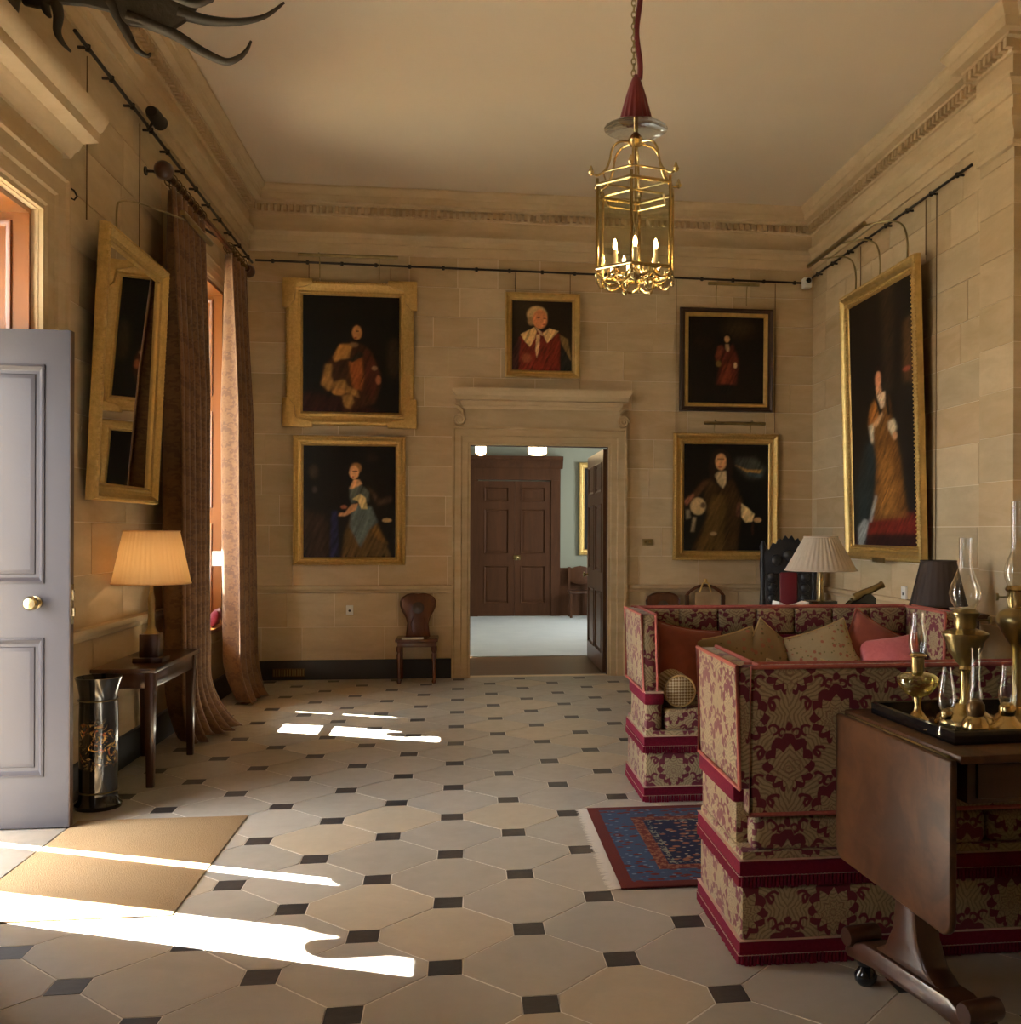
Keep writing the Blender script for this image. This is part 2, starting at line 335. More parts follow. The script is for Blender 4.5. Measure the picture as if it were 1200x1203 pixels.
class MB:
    def __init__(s): s.v = []; s.f = []
    def add(s, v, f):
        n = len(s.v); s.v += [tuple(p) for p in v]; s.f += [tuple(i + n for i in q) for q in f]; return s
    def box(s, x0, x1, y0, y1, z0, z1):
        return s.add([(x0, y0, z0), (x1, y0, z0), (x1, y1, z0), (x0, y1, z0), (x0, y0, z1), (x1, y0, z1), (x1, y1, z1), (x0, y1, z1)],
                     [(3, 2, 1, 0), (4, 5, 6, 7), (0, 1, 5, 4), (1, 2, 6, 5), (2, 3, 7, 6), (3, 0, 4, 7)])
    def prism(s, poly, a, b, ax='z'):
        n = len(poly)
        mp = {'z': lambda p, h: (p[0], p[1], h), 'y': lambda p, h: (p[0], h, p[1]), 'x': lambda p, h: (h, p[0], p[1])}[ax]
        v = [mp(p, a) for p in poly] + [mp(p, b) for p in poly]
        f = [tuple(range(n - 1, -1, -1)), tuple(range(n, 2 * n))] + [(i, (i + 1) % n, n + (i + 1) % n, n + i) for i in range(n)]
        return s.add(v, f)
    def lathe(s, prof, c=(0, 0, 0), seg=24, cap=True, ax='z'):
        v = []; f = []; n = len(prof)
        for r, z in prof:
            for k in range(seg):
                a = 2 * PI * k / seg; p = (r * math.cos(a), r * math.sin(a), z)
                if ax == 'x': p = (p[2], p[0], p[1])
                if ax == 'y': p = (p[0], p[2], p[1])
                v.append((c[0] + p[0], c[1] + p[1], c[2] + p[2]))
        for i in range(n - 1):
            for k in range(seg):
                k2 = (k + 1) % seg; f.append((i * seg + k, i * seg + k2, (i + 1) * seg + k2, (i + 1) * seg + k))
        if cap:
            f.append(tuple(range(seg - 1, -1, -1))); f.append(tuple((n - 1) * seg + k for k in range(seg)))
        return s.add(v, f)
    def tube(s, path, r, seg=8, closed=False):
        P_ = [Vector(p) for p in path]; n = len(P_); v = []; f = []
        up = None
        for i, p in enumerate(P_):
            if closed: d = P_[(i + 1) % n] - P_[i - 1]
            else: d = P_[min(i + 1, n - 1)] - P_[max(i - 1, 0)]
            d.normalize()
            if up is None: up = Vector((0, 0, 1)) if abs(d.z) < .9 else Vector((1, 0, 0))
            a = d.cross(up)
            if a.length < 1e-4: a = d.cross(Vector((0, 1, 0)))
            a.normalize(); b = a.cross(d).normalized(); up = b
            rr = r[i] if isinstance(r, (list, tuple)) else r
            for k in range(seg):
                t = 2 * PI * k / seg; q = p + a * (rr * math.cos(t)) + b * (rr * math.sin(t)); v.append(q[:])
        m = n if closed else n - 1
        for i in range(m):
            for k in range(seg):
                k2 = (k + 1) % seg; j = (i + 1) % n; f.append((i * seg + k, j * seg + k, j * seg + k2, i * seg + k2))
        if not closed:
            f.append(tuple(range(seg))); f.append(tuple((n - 1) * seg + k for k in range(seg - 1, -1, -1)))
        return s.add(v, f)
    def sweep(s, path, prof, closed=False, mp=None):
        """profile (d, z) swept along a plan path; d is measured to the right of the path direction; mitred corners"""
        mp = mp or (lambda a, b, h: (a, b, h)); n = len(path); P_ = [Vector(p) for p in path]; v = []; f = []; m = len(prof)
        for i in range(n):
            t0 = (P_[i] - P_[i - 1]).normalized() if (closed or i > 0) else None
            t1 = (P_[(i + 1) % n] - P_[i]).normalized() if (closed or i < n - 1) else None
            if t0 is None: t0 = t1
            if t1 is None: t1 = t0
            n0 = Vector((t0.y, -t0.x)); n1 = Vector((t1.y, -t1.x)); nm = (n0 + n1)
            nm = nm / max(nm.dot(n0), .15)
            for d, z in prof:
                q = P_[i] + nm * d; v.append(mp(q.x, q.y, z))
        mm = n if closed else n - 1
        for i in range(mm):
            j = (i + 1) % n
            for k in range(m - 1): f.append((i * m + k, j * m + k, j * m + k + 1, i * m + k + 1))
        if not closed:
            f.append(tuple(range(m - 1, -1, -1))); f.append(tuple((n - 1) * m + k for k in range(m)))
        return s.add(v, f)
    def xf(s, mat):
        s.v = [(mat @ Vector(p))[:] for p in s.v]; return s
    def build(s, name, mat, parent=None, bevel=0, seg=2, smooth=40, fix=True):
        me = bpy.data.meshes.new(name); me.from_pydata(s.v, [], s.f)
        if fix or bevel:
            bm = bmesh.new(); bm.from_mesh(me)
            if bevel:
                bmesh.ops.remove_doubles(bm, verts=bm.verts, dist=1e-5)
                bmesh.ops.bevel(bm, geom=[e for e in bm.edges if e.is_manifold and e.calc_face_angle(0) > .5], offset=bevel, segments=seg, affect='EDGES', profile=.5, clamp_overlap=True)
            bmesh.ops.recalc_face_normals(bm, faces=bm.faces); bm.to_mesh(me); bm.free()
        return finish(name, me, mat, parent, smooth)

def empty(name, loc=(0, 0, 0), rz=0.0):
    o = bpy.data.objects.new(name, None); COL.objects.link(o); o.location = loc; o.rotation_euler = (0, 0, rz); o.empty_display_size = .1
    return o
def tag(o, label=None, cat=None, group=None, kind=None):
    if label: o['label'] = label
    if cat: o['category'] = cat
    if group: o['group'] = group
    if kind: o['kind'] = kind
    return o
def thing(name, label, cat, loc=(0, 0, 0), rz=0.0, group=None): return tag(empty(name, loc, rz), label, cat, group)
def struct(o, label=None): return tag(o, label, None, None, 'structure')
def copy_tree(o, parent=None):
    c = o.copy(); COL.objects.link(c); c.parent = parent
    for ch in o.children: copy_tree(ch, c)
    return c
_unit = {}
def unit_box(mat):
    if mat not in _unit:
        me = bpy.data.meshes.new('unit_' + mat); b = MB().box(-.5, .5, -.5, .5, -.5, .5); me.from_pydata(b.v, [], b.f); me.materials.append(MATS[mat]); _unit[mat] = me
    return _unit[mat]
def ubox(name, mat, parent, x0, x1, y0, y1, z0, z1):
    o = bpy.data.objects.new(name, unit_box(mat)); COL.objects.link(o); o.parent = parent
    o.location = ((x0 + x1) / 2, (y0 + y1) / 2, (z0 + z1) / 2); o.scale = (x1 - x0, y1 - y0, z1 - z0); return o
def B(*a): return MB().box(*a)

# ------------------------------------------------------------------ the room shell
def cw(x0, x1, z0, z1): return [(x0, z0), (x0, z1), (x1, z1), (x1, z0)]
COURSES = [(.19, .52), (.52, .86)] + [(.93 + i * .302, .93 + (i + 1) * .302) for i in range(11)]
def blocks(parent, axis, plane, sgn, s0, s1, openings, avg=.62, courses=COURSES, jit=.2):
    """each ashlar of a wall: its face at the plane, sgn = the side the room is on"""
    for ci, (z0, z1) in enumerate(courses):
        s = s0 + (random.random() * .5 - .6) * avg
        cuts = [s0]
        while s < s1 - .15:
            s += avg * (1 + (random.random() - .5) * 2 * jit * 2.2)
            if s > s0 + .12 and s < s1 - .12: cuts.append(s)
        cuts.append(s1)
        for a, b in zip(cuts[:-1], cuts[1:]):
            segs = [(a, b, z0, z1)]
            for (o0, o1, oz0, oz1) in openings:
                new = []
                for (p, q, c, d) in segs:
                    if q <= o0 or p >= o1 or d <= oz0 or c >= oz1: new.append((p, q, c, d)); continue
                    if p < o0: new.append((p, o0, c, d))
                    if q > o1: new.append((o1, q, c, d))
                    pm, qm = max(p, o0), min(q, o1)
                    if d > oz1: new.append((pm, qm, max(c, oz1), d))
                    if c < oz0: new.append((pm, qm, c, min(d, oz0)))
                segs = new
            for (p, q, c, d) in segs:
                if q - p < .02 or d - c < .02: continue
                g = .003; pr = .0025 * random.random()
                t0, t1 = (plane - sgn * .05, plane + sgn * pr)
                lo, hi = min(t0, t1), max(t0, t1)
                if axis == 'x': ubox('stone_block', 'stone_block', parent, lo, hi, p + g, q - g, c + g, d - g)
                else: ubox('stone_block', 'stone_block', parent, p + g, q - g, lo, hi, c + g, d - g)

DO = (4.10, 5.42, 0.0, 3.11)           # entrance doorway in the left wall (y0, y1, z0, z1)
WO = [(7.70, 9.35, .62, 3.60), (1.0, 1.85, .62, 3.60)]
BD = (.05, 1.465, 0.0, 2.36)           # doorway in the back wall (x0, x1, z0, z1)
XO = -2.75
def wall_with_holes(name, axis, a0, a1, s0, s1, z0, z1, holes, mat):
    b = MB(); cuts = sorted({s0, s1, *[h[0] for h in holes], *[h[1] for h in holes]})
    for p, q in zip(cuts[:-1], cuts[1:]):
        hz = [(h[2], h[3]) for h in holes if h[0] <= p and h[1] >= q]; zz = [(z0, z1)]
        for c, d in hz: zz = [w for (e, f) in zz for w in ((e, min(f, c)), (max(e, d), f)) if w[1] - w[0] > 1e-4]
        for c, d in zz:
            if axis == 'x': b.box(a0, a1, p, q, c, d)
            else: b.box(p, q, a0, a1, c, d)
    return struct(b.build(name, mat, smooth=0))
wl = wall_with_holes('wall_left', 'x', XO, XL - .006, YF - .3, YB + .7, -.1, 5.2, [DO] + WO, 'stone_joint')
wbk = wall_with_holes('wall_back', 'y', YB + .006, YB + .12, XL - .006, XR + .3, -.1, 5.2, [BD], 'stone_joint')
wr = wall_with_holes('wall_right', 'x', XR + .006, XR + .5, YF - .3, YB + .006, -.1, 5.2, [], 'stone_joint')
wf = struct(B(XL - .006, XR + .006, YF - .3, YF, -.1, 5.2).build('wall_front', 'stone_plain', smooth=0))
blocks(wl, 'x', XL, 1, YF, YB, [DO] + WO, .85)
blocks(wbk, 'y', YB, -1, XL, XR, [BD])
blocks(wr, 'x', XR, -1, YF, YB, [], .72)
struct(B(XO, XR + .5, YF - .3, YB + .7, ZC, ZC + .2).build('ceiling', 'plaster', smooth=0))

# floor: slabs at 45 degrees with slate cabochons
fl = struct(B(XO, XR + .3, YF - .3, YB, -.12, -.0015).build('floor', 'mortar', smooth=0))
U = 1.5 / 4.915; HS = .057
def clip(poly, x0, x1, y0, y1):
    for ax, lim, sg in ((0, x0, 1), (0, x1, -1), (1, y0, 1), (1, y1, -1)):
        out = []
        for i in range(len(poly)):
            p, q = poly[i - 1], poly[i]; dp, dq = (p[ax] - lim) * sg, (q[ax] - lim) * sg
            if (dp < 0) != (dq < 0):
                k = dp / (dp - dq); out.append((p[0] + (q[0] - p[0]) * k, p[1] + (q[1] - p[1]) * k))
            if dq >= 0: out.append(q)
        poly = out
        if len(poly) < 3: return []
    return poly
um = U - .0055; cm = U - HS - .004; k_ = um - cm
OCT = [(cm, -k_), (cm, k_), (k_, cm), (-k_, cm), (-cm, k_), (-cm, -k_), (-k_, -cm), (k_, -cm)]
SQ = [(-HS, -HS), (HS, -HS), (HS, HS), (-HS, HS)]
def tile_mesh(name, poly, mat):
    b = MB().prism(poly, -.02, 0.0); me = bpy.data.meshes.new(name); me.from_pydata(b.v, [], b.f); me.materials.append(MATS[mat]); return me
shared = {'floor_slab': tile_mesh('floor_slab', OCT, 'floor_stone'), 'cabochon': tile_mesh('cabochon', SQ, 'slate')}
rest = {'floor_slab': MB(), 'cabochon': MB()}
for i in range(-10, 15):
    for j in range(-18, 26):
        cx, cy = (i - .2046) * U, (j + 11.468) * U
        name, poly, mat = ('cabochon', SQ, 'slate') if (i + j) % 2 == 0 else ('floor_slab', OCT, 'floor_stone')
        P_ = [(x + cx, y + cy) for x, y in poly]; C_ = clip(P_, XL, XR, YF, YB)
        if not C_: continue
        if cy < 1.6: rest[name].prism(C_, -.02, 0.0); continue
        inside = len(C_) == len(P_) and all(abs(a[0] - b[0]) + abs(a[1] - b[1]) < 1e-6 for a, b in zip(C_, P_))
        o = bpy.data.objects.new(name, shared[name] if len(set(C_) & set(P_)) == len(P_) else tile_mesh(name, [(x - cx, y - cy) for x, y in C_], mat))
        COL.objects.link(o); o.parent = fl; o.location = (cx, cy, (random.random() - .5) * .0012)
        if name == 'cabochon': o.rotation_euler = (0, 0, (random.random() - .5) * .05)
for name, mat in (('floor_slab', 'floor_stone'), ('cabochon', 'slate')):
    tag(rest[name].build(name, mat, fl, smooth=0, fix=False), kind='stuff')
B(XO, -1.965, DO[0] + .005, DO[1] - .005, -.02, .005).build('threshold_slab', 'floor_stone', fl, bevel=.003)

# entablature round the room, broken forward over the pilaster on the right wall
PL0, PL1, PX = 6.21, 6.65, 3.55
room_path = [(XL, YF), (XL, YB), (XR, YB), (XR, PL1), (PX, PL1), (PX, PL0), (XR, PL0), (XR, YF)]
ent = [(0, 4.25), (.022, 4.25), (.022, 4.345), (.036, 4.35), (.036, 4.405), (.05, 4.415), (.075, 4.44), (.075, 4.462), (.022, 4.468), (.022, 4.615), (.04, 4.62), (.042, 4.632), (.042, 4.634),
       (.042, 4.70), (.094, 4.702), (.094, 4.722), (.15, 4.728), (.155, 4.79), (.165, 4.795), (.17, 4.81), (.185, 4.825), (.20, 4.85), (.20, 4.872), (0, 4.872)]
t1 = struct(MB().sweep(room_path, ent).build('trim_1', 'stone_plain', smooth=30))
tag(t1, 'carved sandstone cornice with dentil course running round the hall ceiling')
dn = MB()
for (a, b, ax) in ((YF, YB - .09, 'l'), (XL + .09, XR - .09, 'b'), (PL1 + .02, YB - .09, 'r')):
    n = int((b - a) / .062)
    for q in range(n):
        c = a + (q + .5) * (b - a) / n
        if ax == 'l': dn.box(XL + .038, XL + .092, c - .015, c + .015, 4.637, 4.698)
        elif ax == 'b': dn.box(c - .015, c + .015, YB - .092, YB - .038, 4.637, 4.698)
        else: dn.box(XR - .092, XR - .038, c - .015, c + .015, 4.637, 4.698)
tag(dn.build('dentil_course', 'stone_plain', t1, smooth=0, fix=False), kind='stuff')
for q in range(9):
    c = PL0 - .04 + q * .066
    ubox('dentil', 'stone_plain', t1, PX - .092, PX - .038, c - .018, c + .018, 4.637, 4.698)
# dado rail and baseboards
dado = [(0, .86), (.018, .865), (.024, .885), (.04, .90), (.045, .92), (.045, .932), (0, .936)]
def rail(name, path, prof, mat): return struct(MB().sweep(path, prof).build(name, mat, smooth=30))
rail('trim_2', [(XL, 5.66), (XL, 7.54)], dado, 'stone_plain')
rail('trim_3', [(XL, 9.51), (XL, YB), (-.13, YB)], dado, 'stone_plain')
rail('trim_4', [(1.68, YB), (XR, YB), (XR, PL1), (PX, PL1), (PX, PL0), (XR, PL0), (XR, 2.0)], dado, 'stone_plain')
bb = [(0, 0), (.026, 0), (.026, .175), (.018, .19), (0, .195)]
rail('baseboard_left', [(XL, 5.66), (XL, YB), (XL + .1, YB)], bb, 'slate_black')
rail('baseboard_back', [(XL + .1, YB), (-.13, YB)], bb, 'slate_black')
rail('baseboard_right', [(1.68, YB), (XR, YB), (XR, PL1), (PX, PL1), (PX, PL0), (XR, PL0), (XR, 2.0)], bb, 'slate_black')
# pilaster on the right wall
pil = struct(B(PX + .006, XR + .02, PL0, PL1, 0, 4.86).build('trim_5', 'stone_joint', smooth=0))
for z0, z1 in COURSES:
    ubox('stone_block', 'stone_block', pil, PX, XR, PL0 - .001, PL1 + .001, z0 + .002, z1 - .002)
MB().sweep([(XR, PL1), (PX, PL1), (PX, PL0), (XR, PL0)], [(0, 4.02), (.02, 4.03), (.02, 4.06), (.008, 4.07), (.008, 4.12), (.03, 4.15), (.035, 4.19), (.045, 4.2), (.045, 4.249), (0, 4.25)]).build('capital', 'stone_plain', pil)

# ---- doorway in the back wall: architrave, frieze, hood
def arch_prof(w, d): return [(0, 0), (0, d), (.02, d), (.03, d * .8), (w * .5, d * .75), (w * .55, d * .55), (w * .85, d * .5), (w * .9, d * .35), (w, d * .35), (w, 0)]
t6 = empty('trim_6', (0, 0, 0)); struct(t6, 'stone architrave with scrolled hood around the inner doorway')
def architrave(parent, path, w, d, mp, name='architrave'):
    # path runs up one jamb, across and down the other; profile grows outwards on the left of the path
    prof = [(-a, b) for a, b in arch_prof(w, d)]
    prof = [(-(w - a), b) for a, b in arch_prof(w, d)]
    MB().sweep(path, prof, mp=mp).build(name, 'stone_plain', parent, smooth=25)
mpB = lambda a, b, h: (a, YB - h, b)
architrave(t6, [(BD[0], 0), (BD[0], BD[3]), (BD[1], BD[3]), (BD[1], 0)], .185, .075, mpB)
B(-.02, 1.575, YB - .045, YB + .01, 2.545, 2.74).build('frieze', 'stone_plain', t6)
MB().sweep([(-.012, YB + .005), (-.012, YB - .045), (1.567, YB - .045), (1.567, YB + .005)], [(0, 2.725), (.008, 2.735), (.012, 2.755), (.03, 2.765), (.04, 2.80), (.085, 2.808), (.09, 2.852), (.10, 2.86), (.122, 2.90), (.122, 2.925), (0, 2.93)]).build('hood', 'stone_plain', t6)
for sx, cx in ((-1, -.06), (1, 1.615)):
    pts = []
    for q in range(40):
        a = q / 39 * 2.2 * 2 * PI; rr = .062 * (1 - q / 46); pts.append((cx + sx * rr * math.cos(a), YB - .05, 2.61 + rr * math.sin(a)))
    MB().tube(pts, .014, 6).lathe([(.0, -.05), (.055, -.05), (.055, 0), (0, 0)], (cx, YB - .0, 2.61), 20, False, 'y').build('scroll', 'stone_plain', t6)
    MB().tube([(cx - sx * .03, YB - .04, 2.66), (cx - sx * .035, YB - .04, 2.70), (cx + sx * .005, YB - .04, 2.74), (cx + sx * .05, YB - .04, 2.76)], [.02, .018, .02, .012], 6).build('scroll_stem', 'stone_plain', t6)
# reveals of the inner doorway
MB().box(BD[0] - .02, BD[0] + .003, YB + .02, YB + .121, 0, BD[3]).box(BD[1] - .003, BD[1] + .02, YB + .02, YB + .121, 0, BD[3]).box(BD[0], BD[1], YB + .02, YB + .121, BD[3] - .003, BD[3] + .02).build('lining', 'dark_oak', t6)

# ---- entrance doorway in the left wall
t7 = empty('trim_7'); struct(t7, 'stone surround with projecting hood above the entrance door')
mpL = lambda a, b, h: (XL + h, a, b)
architrave(t7, [(DO[0], 0), (DO[0], DO[3]), (DO[1], DO[3]), (DO[1], 0)], .23, .07, mpL)
B(XL - .01, XL + .04, 3.9, 5.62, 3.34, 3.46).build('frieze', 'stone_plain', t7)
MB().sweep([(XL, 3.84), (XL, 5.68)], [(0, 3.46), (.06, 3.46), (.08, 3.49), (.10, 3.50), (.12, 3.54), (.20, 3.55), (.205, 3.60), (.22, 3.61), (.25, 3.66), (.25, 3.69), (0, 3.70)]).build('hood', 'stone_plain', t7)
MB().box(-2.175, XL + .001, DO[1] - .004, DO[1] + .02, 0, DO[3]).box(-2.175, XL + .001, DO[0] - .02, DO[0] + .004, 0, DO[3]).box(-2.175, XL + .001, DO[0], DO[1], DO[3] - .004, DO[3] + .02).build('jamb_stone', 'stone_plain', t7)
# panelled wooden linings of the deep reveal
def lining_panel(y, sgn, x0, x1, z0, z1, parent, name='reveal_lining', mat='reveal_wood'):
    o = B(x0, x1, min(y, y - sgn * .03), max(y, y - sgn * .03), z0, z1).build(name, mat, parent)
    zs = [z0 + .06]
    n = max(1, round((z1 - z0) / 1.0)); h = (z1 - z0) / n
    for q in range(n):
        c0, c1 = z0 + q * h + .07, z0 + (q + 1) * h - .07
        yy = y - sgn * .03
        MB().sweep(cw(x0 + .08, x1 - .08, c0, c1), [(0, 0), (.004, .014), (.02, .012), (.032, 0)], True, mp=lambda a, b, h_: (a, yy - sgn * h_, b)).build('panel_moulding', mat, o)
    return o
lining_panel(DO[1], 1, -2.70, -2.175, 0, DO[3], t7)
lining_panel(DO[0], -1, -2.70, -2.175, 0, DO[3], t7)
B(-2.70, -2.175, DO[0] + .03, DO[1] - .03, DO[3] - .03, DO[3]).build('soffit_lining', 'reveal_wood', t7)
# fanlight above the doors
fan = empty('window_3'); struct(fan, 'glazed fanlight over the entrance doors')
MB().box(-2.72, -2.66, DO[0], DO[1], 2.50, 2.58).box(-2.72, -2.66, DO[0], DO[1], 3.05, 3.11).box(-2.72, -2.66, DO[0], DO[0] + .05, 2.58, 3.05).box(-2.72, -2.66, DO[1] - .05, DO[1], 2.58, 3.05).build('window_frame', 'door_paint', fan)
for q in range(1, 4):
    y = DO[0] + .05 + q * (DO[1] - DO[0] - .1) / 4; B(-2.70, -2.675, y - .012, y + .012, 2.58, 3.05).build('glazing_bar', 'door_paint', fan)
for q in range(4):
    y = DO[0] + .05 + q * (DO[1] - DO[0] - .1) / 4; B(-2.69, -2.686, y, y + (DO[1] - DO[0] - .1) / 4, 2.58, 3.05).build('pane', 'window_glass', fan)

def panel_door(root, x0, x1, yf, yb, z0, z1, panels, mat, edge_mat, faces=(1,), mstep=.03):
    """framed leaf in the xz plane; front face at yf (towards the camera); panels = [(x0,x1,z0,z1)]"""
    pd = .012
    b = MB().box(x0, x1, yf + pd, yb - pd, z0, z1)
    xs = sorted({x0, x1, *[p[0] for p in panels], *[p[1] for p in panels]}); zs = sorted({z0, z1, *[p[2] for p in panels], *[p[3] for p in panels]})
    for (fa, fb) in ((yf, yf + pd), (yb - pd, yb)):
        for a, c in zip(xs[:-1], xs[1:]):
            for d, e in zip(zs[:-1], zs[1:]):
                mx, mz = (a + c) / 2, (d + e) / 2
                if any(p[0] < mx < p[1] and p[2] < mz < p[3] for p in panels): continue
                b.box(a, c, fa, fb, d, e)
    fr = b.build('stile_frame', mat, root, smooth=0)
    for p in panels:
        for (yy, sg) in ((yf + pd, 1), (yb - pd, -1)):
            mpf = lambda a, b_, h: (a, yy - sg * h, b_)
            MB().sweep(cw(*p), [(0, pd), (.0, pd + .006), (.010, pd + .009), (.016, pd + .002), (.024, .004), (.03, .0)], True, mp=mpf).build('panel_moulding', mat, root, smooth=30)
            q = .045
            MB().sweep(cw(p[0] + q, p[1] - q, p[2] + q, p[3] - q), [(0, 0), (.004, .005), (.022, .009), (.024, .009)], True, mp=mpf).build('panel_field', mat, root, smooth=30)
            a = q + .024; y_ = yy - sg * .009
            B(p[0] + a, p[1] - a, min(y_, yy), max(y_, yy), p[2] + a, p[3] - a).build('panel', mat, root, smooth=0)
    return fr
d1 = empty('door_1', (0, 0, 0)); struct(d1, 'open lilac grey panelled entrance door leaf with brass knob')
LX0, LX1 = -2.66, -1.955
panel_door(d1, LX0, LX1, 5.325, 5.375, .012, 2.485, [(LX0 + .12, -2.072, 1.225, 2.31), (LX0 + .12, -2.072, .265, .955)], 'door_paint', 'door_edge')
B(LX1, LX1 + .004, 5.327, 5.373, .013, 2.484).build('door_edge', 'door_edge', d1, smooth=0)
MB().box(LX1 + .004, LX1 + .008, 5.335, 5.365, 1.02, 1.22).box(LX1 + .008, LX1 + .018, 5.342, 5.358, 1.06, 1.10).box(LX1 + .008, LX1 + .014, 5.342, 5.358, 1.14, 1.19).build('latch_plate', 'brass', d1)
kn = MB().lathe([(.0, 0), (.032, 0), (.032, -.006), (.014, -.01), (.012, -.035), (.026, -.042), (.036, -.055), (.036, -.066), (.026, -.078), (0.0, -.082)], (-2.112, 5.325, 1.13), 24, False, 'y').build('knob', 'brass', d1)
d2 = empty('door_2'); struct(d2, 'second lilac grey entrance door leaf folded against the near reveal')
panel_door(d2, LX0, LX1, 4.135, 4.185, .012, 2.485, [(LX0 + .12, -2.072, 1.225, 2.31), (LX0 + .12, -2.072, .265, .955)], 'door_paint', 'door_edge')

# ---- windows in the left wall
for wi, (y0, y1, z0, z1) in enumerate(WO):
    w = empty('window_%d' % (wi + 1)); struct(w, ['tall sash window in deep wooden reveal behind the curtains', 'tall sash window near the camera beside the entrance door'][wi])
    mpW = lambda a, b, h: (XL + h, a, b)
    architrave(w, [(y0, z0), (y0, z1), (y1, z1), (y1, z0)], .16, .05, mpW)
    lining_panel(y1, 1, -2.70, XL, z0, z1, w); lining_panel(y0, -1, -2.70, XL, z0, z1, w)
    B(-2.70, XL, y0 + .03, y1 - .03, z1 - .03, z1).build('soffit_lining', 'reveal_wood', w)
    B(-2.62, XL + .05, y0 + .03, y1 - .03, z0, z0 + .035).build('window_seat', 'reveal_wood', w)
    gy0, gy1, gz0, gz1 = y0 + .22, y1 - .22, 1.10, 3.50
    MB().box(-2.72, -2.63, y0, gy0, z0, z1).box(-2.72, -2.63, gy1, y1, z0, z1).box(-2.72, -2.63, gy0, gy1, z0, gz0).box(-2.72, -2.63, gy0, gy1, gz1, z1).build('window_frame', 'reveal_wood', w)
    B(-2.71, -2.65, gy0, gy1, 1.49, 1.525).build('meeting_rail', 'white_plastic', w)
    B(-2.692, -2.688, gy0, gy1, gz0, 1.49).build('pane', 'window_glass', w)
    B(-2.692, -2.688, gy0, gy1, 1.525, gz1).build('pane', 'window_glass', w)

# ---- outside: gravel forecourt and the colonnade that shades the openings
struct(B(-40, XO, -30, 45, -.4, -.15).build('ground_outside', 'gravel', smooth=0))
colo = empty('colonnade'); struct(colo, 'stone colonnade outside the entrance front')
CX = -3.7
B(-3.95, -3.45, -3.5, 13.5, 3.42, 4.36).build('entablature', 'stone_plain', colo)
B(-4.1, XO, -3.5, 13.5, 4.36, 4.5).build('sky_blocker', 'stone_plain', colo)  # unseen slab, added to cut upper sky light on the entrance door leaf
for cy in (-2.06, 1.69, 5.44, 9.25, 12.94):
    MB().lathe([(.32, -.15), (.32, .0), (.27, .02), (.25, .10), (.245, 1.2), (.225, 2.95), (.235, 2.97), (.26, 3.0), (.26, 3.05)], (CX, cy, 0), 28).build('column', 'stone_plain', colo)
    cp = MB().box(CX - .08, CX + .08, cy - .36, cy + .36, 3.01, 3.42)
    for s in (-1, 1): cp.lathe([(0, -.08), (.09, -.08), (.09, .08), (0, .08)], (CX, cy + s * .36, 2.995), 20, False, 'x')
    cp.build('capital', 'stone_plain', colo)

# ------------------------------------------------------------------ the room beyond
FX0, FX1, FY0, FY1, FZ = -2.0, 4.3, YB + .12, 17.6, 3.1
struct(B(FX0, FX1, YB, 12.0, -.1, -.002).build('floor_passage', 'floor_wood', smooth=0))
struct(B(FX0 - .2, FX1, 12.0, FY1, -.1, .006).build('floor_far_carpet', 'carpet_pale', smooth=0))
struct(wall_with_holes('wall_far_left', 'x', FX0 - .3, FX0, FY0, FY1 + .3, -.1, FZ + .1, [(12.72, 13.08, 1.0, 2.15)], 'wall_green'))
struct(wall_with_holes('wall_far_right', 'x', FX1, FX1 + .3, FY0, FY1 + .3, -.1, FZ + .1, [(14.3, 16.0, .7, 3.0)], 'wall_green'))
struct(wall_with_holes('wall_far_end', 'y', FY1, FY1 + .3, FX0, FX1, -.1, FZ + .1, [], 'wall_green'))
struct(B(FX0, FX1, FY0, FY1, FZ, FZ + .15).build('ceiling_far', 'plaster', smooth=0))
struct(B(FX0, FX1, FY0, FY0 + .02, BD[3] + .02, FZ).build('wall_far_near', 'wall_green', smooth=0))
B(FX1 + .1, FX1 + .104, 14.3, 16.0, .7, 3.0).build('pane', 'window_glass', bpy.data.objects['wall_far_right'])
B(FX0 - .2, FX0 - .196, 12.72, 13.08, 1.0, 2.15).build('pane', 'window_glass', bpy.data.objects['wall_far_left'])
fc = empty('door_5'); struct(fc, 'dark panelled double door with carved case at the end of the far room')
MB().box(.04, .22, FY1 - .08, FY1, 0, 2.36).box(1.48, 1.64, FY1 - .08, FY1, 0, 2.36).box(.04, 1.64, FY1 - .09, FY1, 2.36, 2.56).build('door_case', 'dark_oak', fc)
MB().sweep([(0.0, FY1), (1.68, FY1)], [(0, 2.56), (.08, 2.56), (.12, 2.62), (.14, 2.68), (.2, 2.72), (.2, 2.77), (0, 2.78)]).build('door_hood', 'dark_oak', fc)
for a, b in ((.22, .848), (.852, 1.48)):
    pn = [(a + .10, b - .10, 1.98, 2.24), (a + .10, b - .10, 1.08, 1.86), (a + .10, b - .10, .22, .88)]
    panel_door(fc, a, b, FY1 - .06, FY1 - .01, .01, 2.34, pn, 'dark_oak', 'dark_oak')
MB().box(.83, .95, FY1 - .075, FY1 - .06, .98, 1.06).lathe([(0, 0), (.03, -.02), (.03, -.05), (0, -.06)], (.89, FY1 - .075, 1.02), 12, False, 'y').build('lock', 'brass', fc)
struct(MB().box(1.64, FX1, FY1 - .03, FY1, 0, .78).box(1.64, FX1, FY1 - .05, FY1, .78, .84).build('trim_far_dado', 'dark_oak', smooth=0))
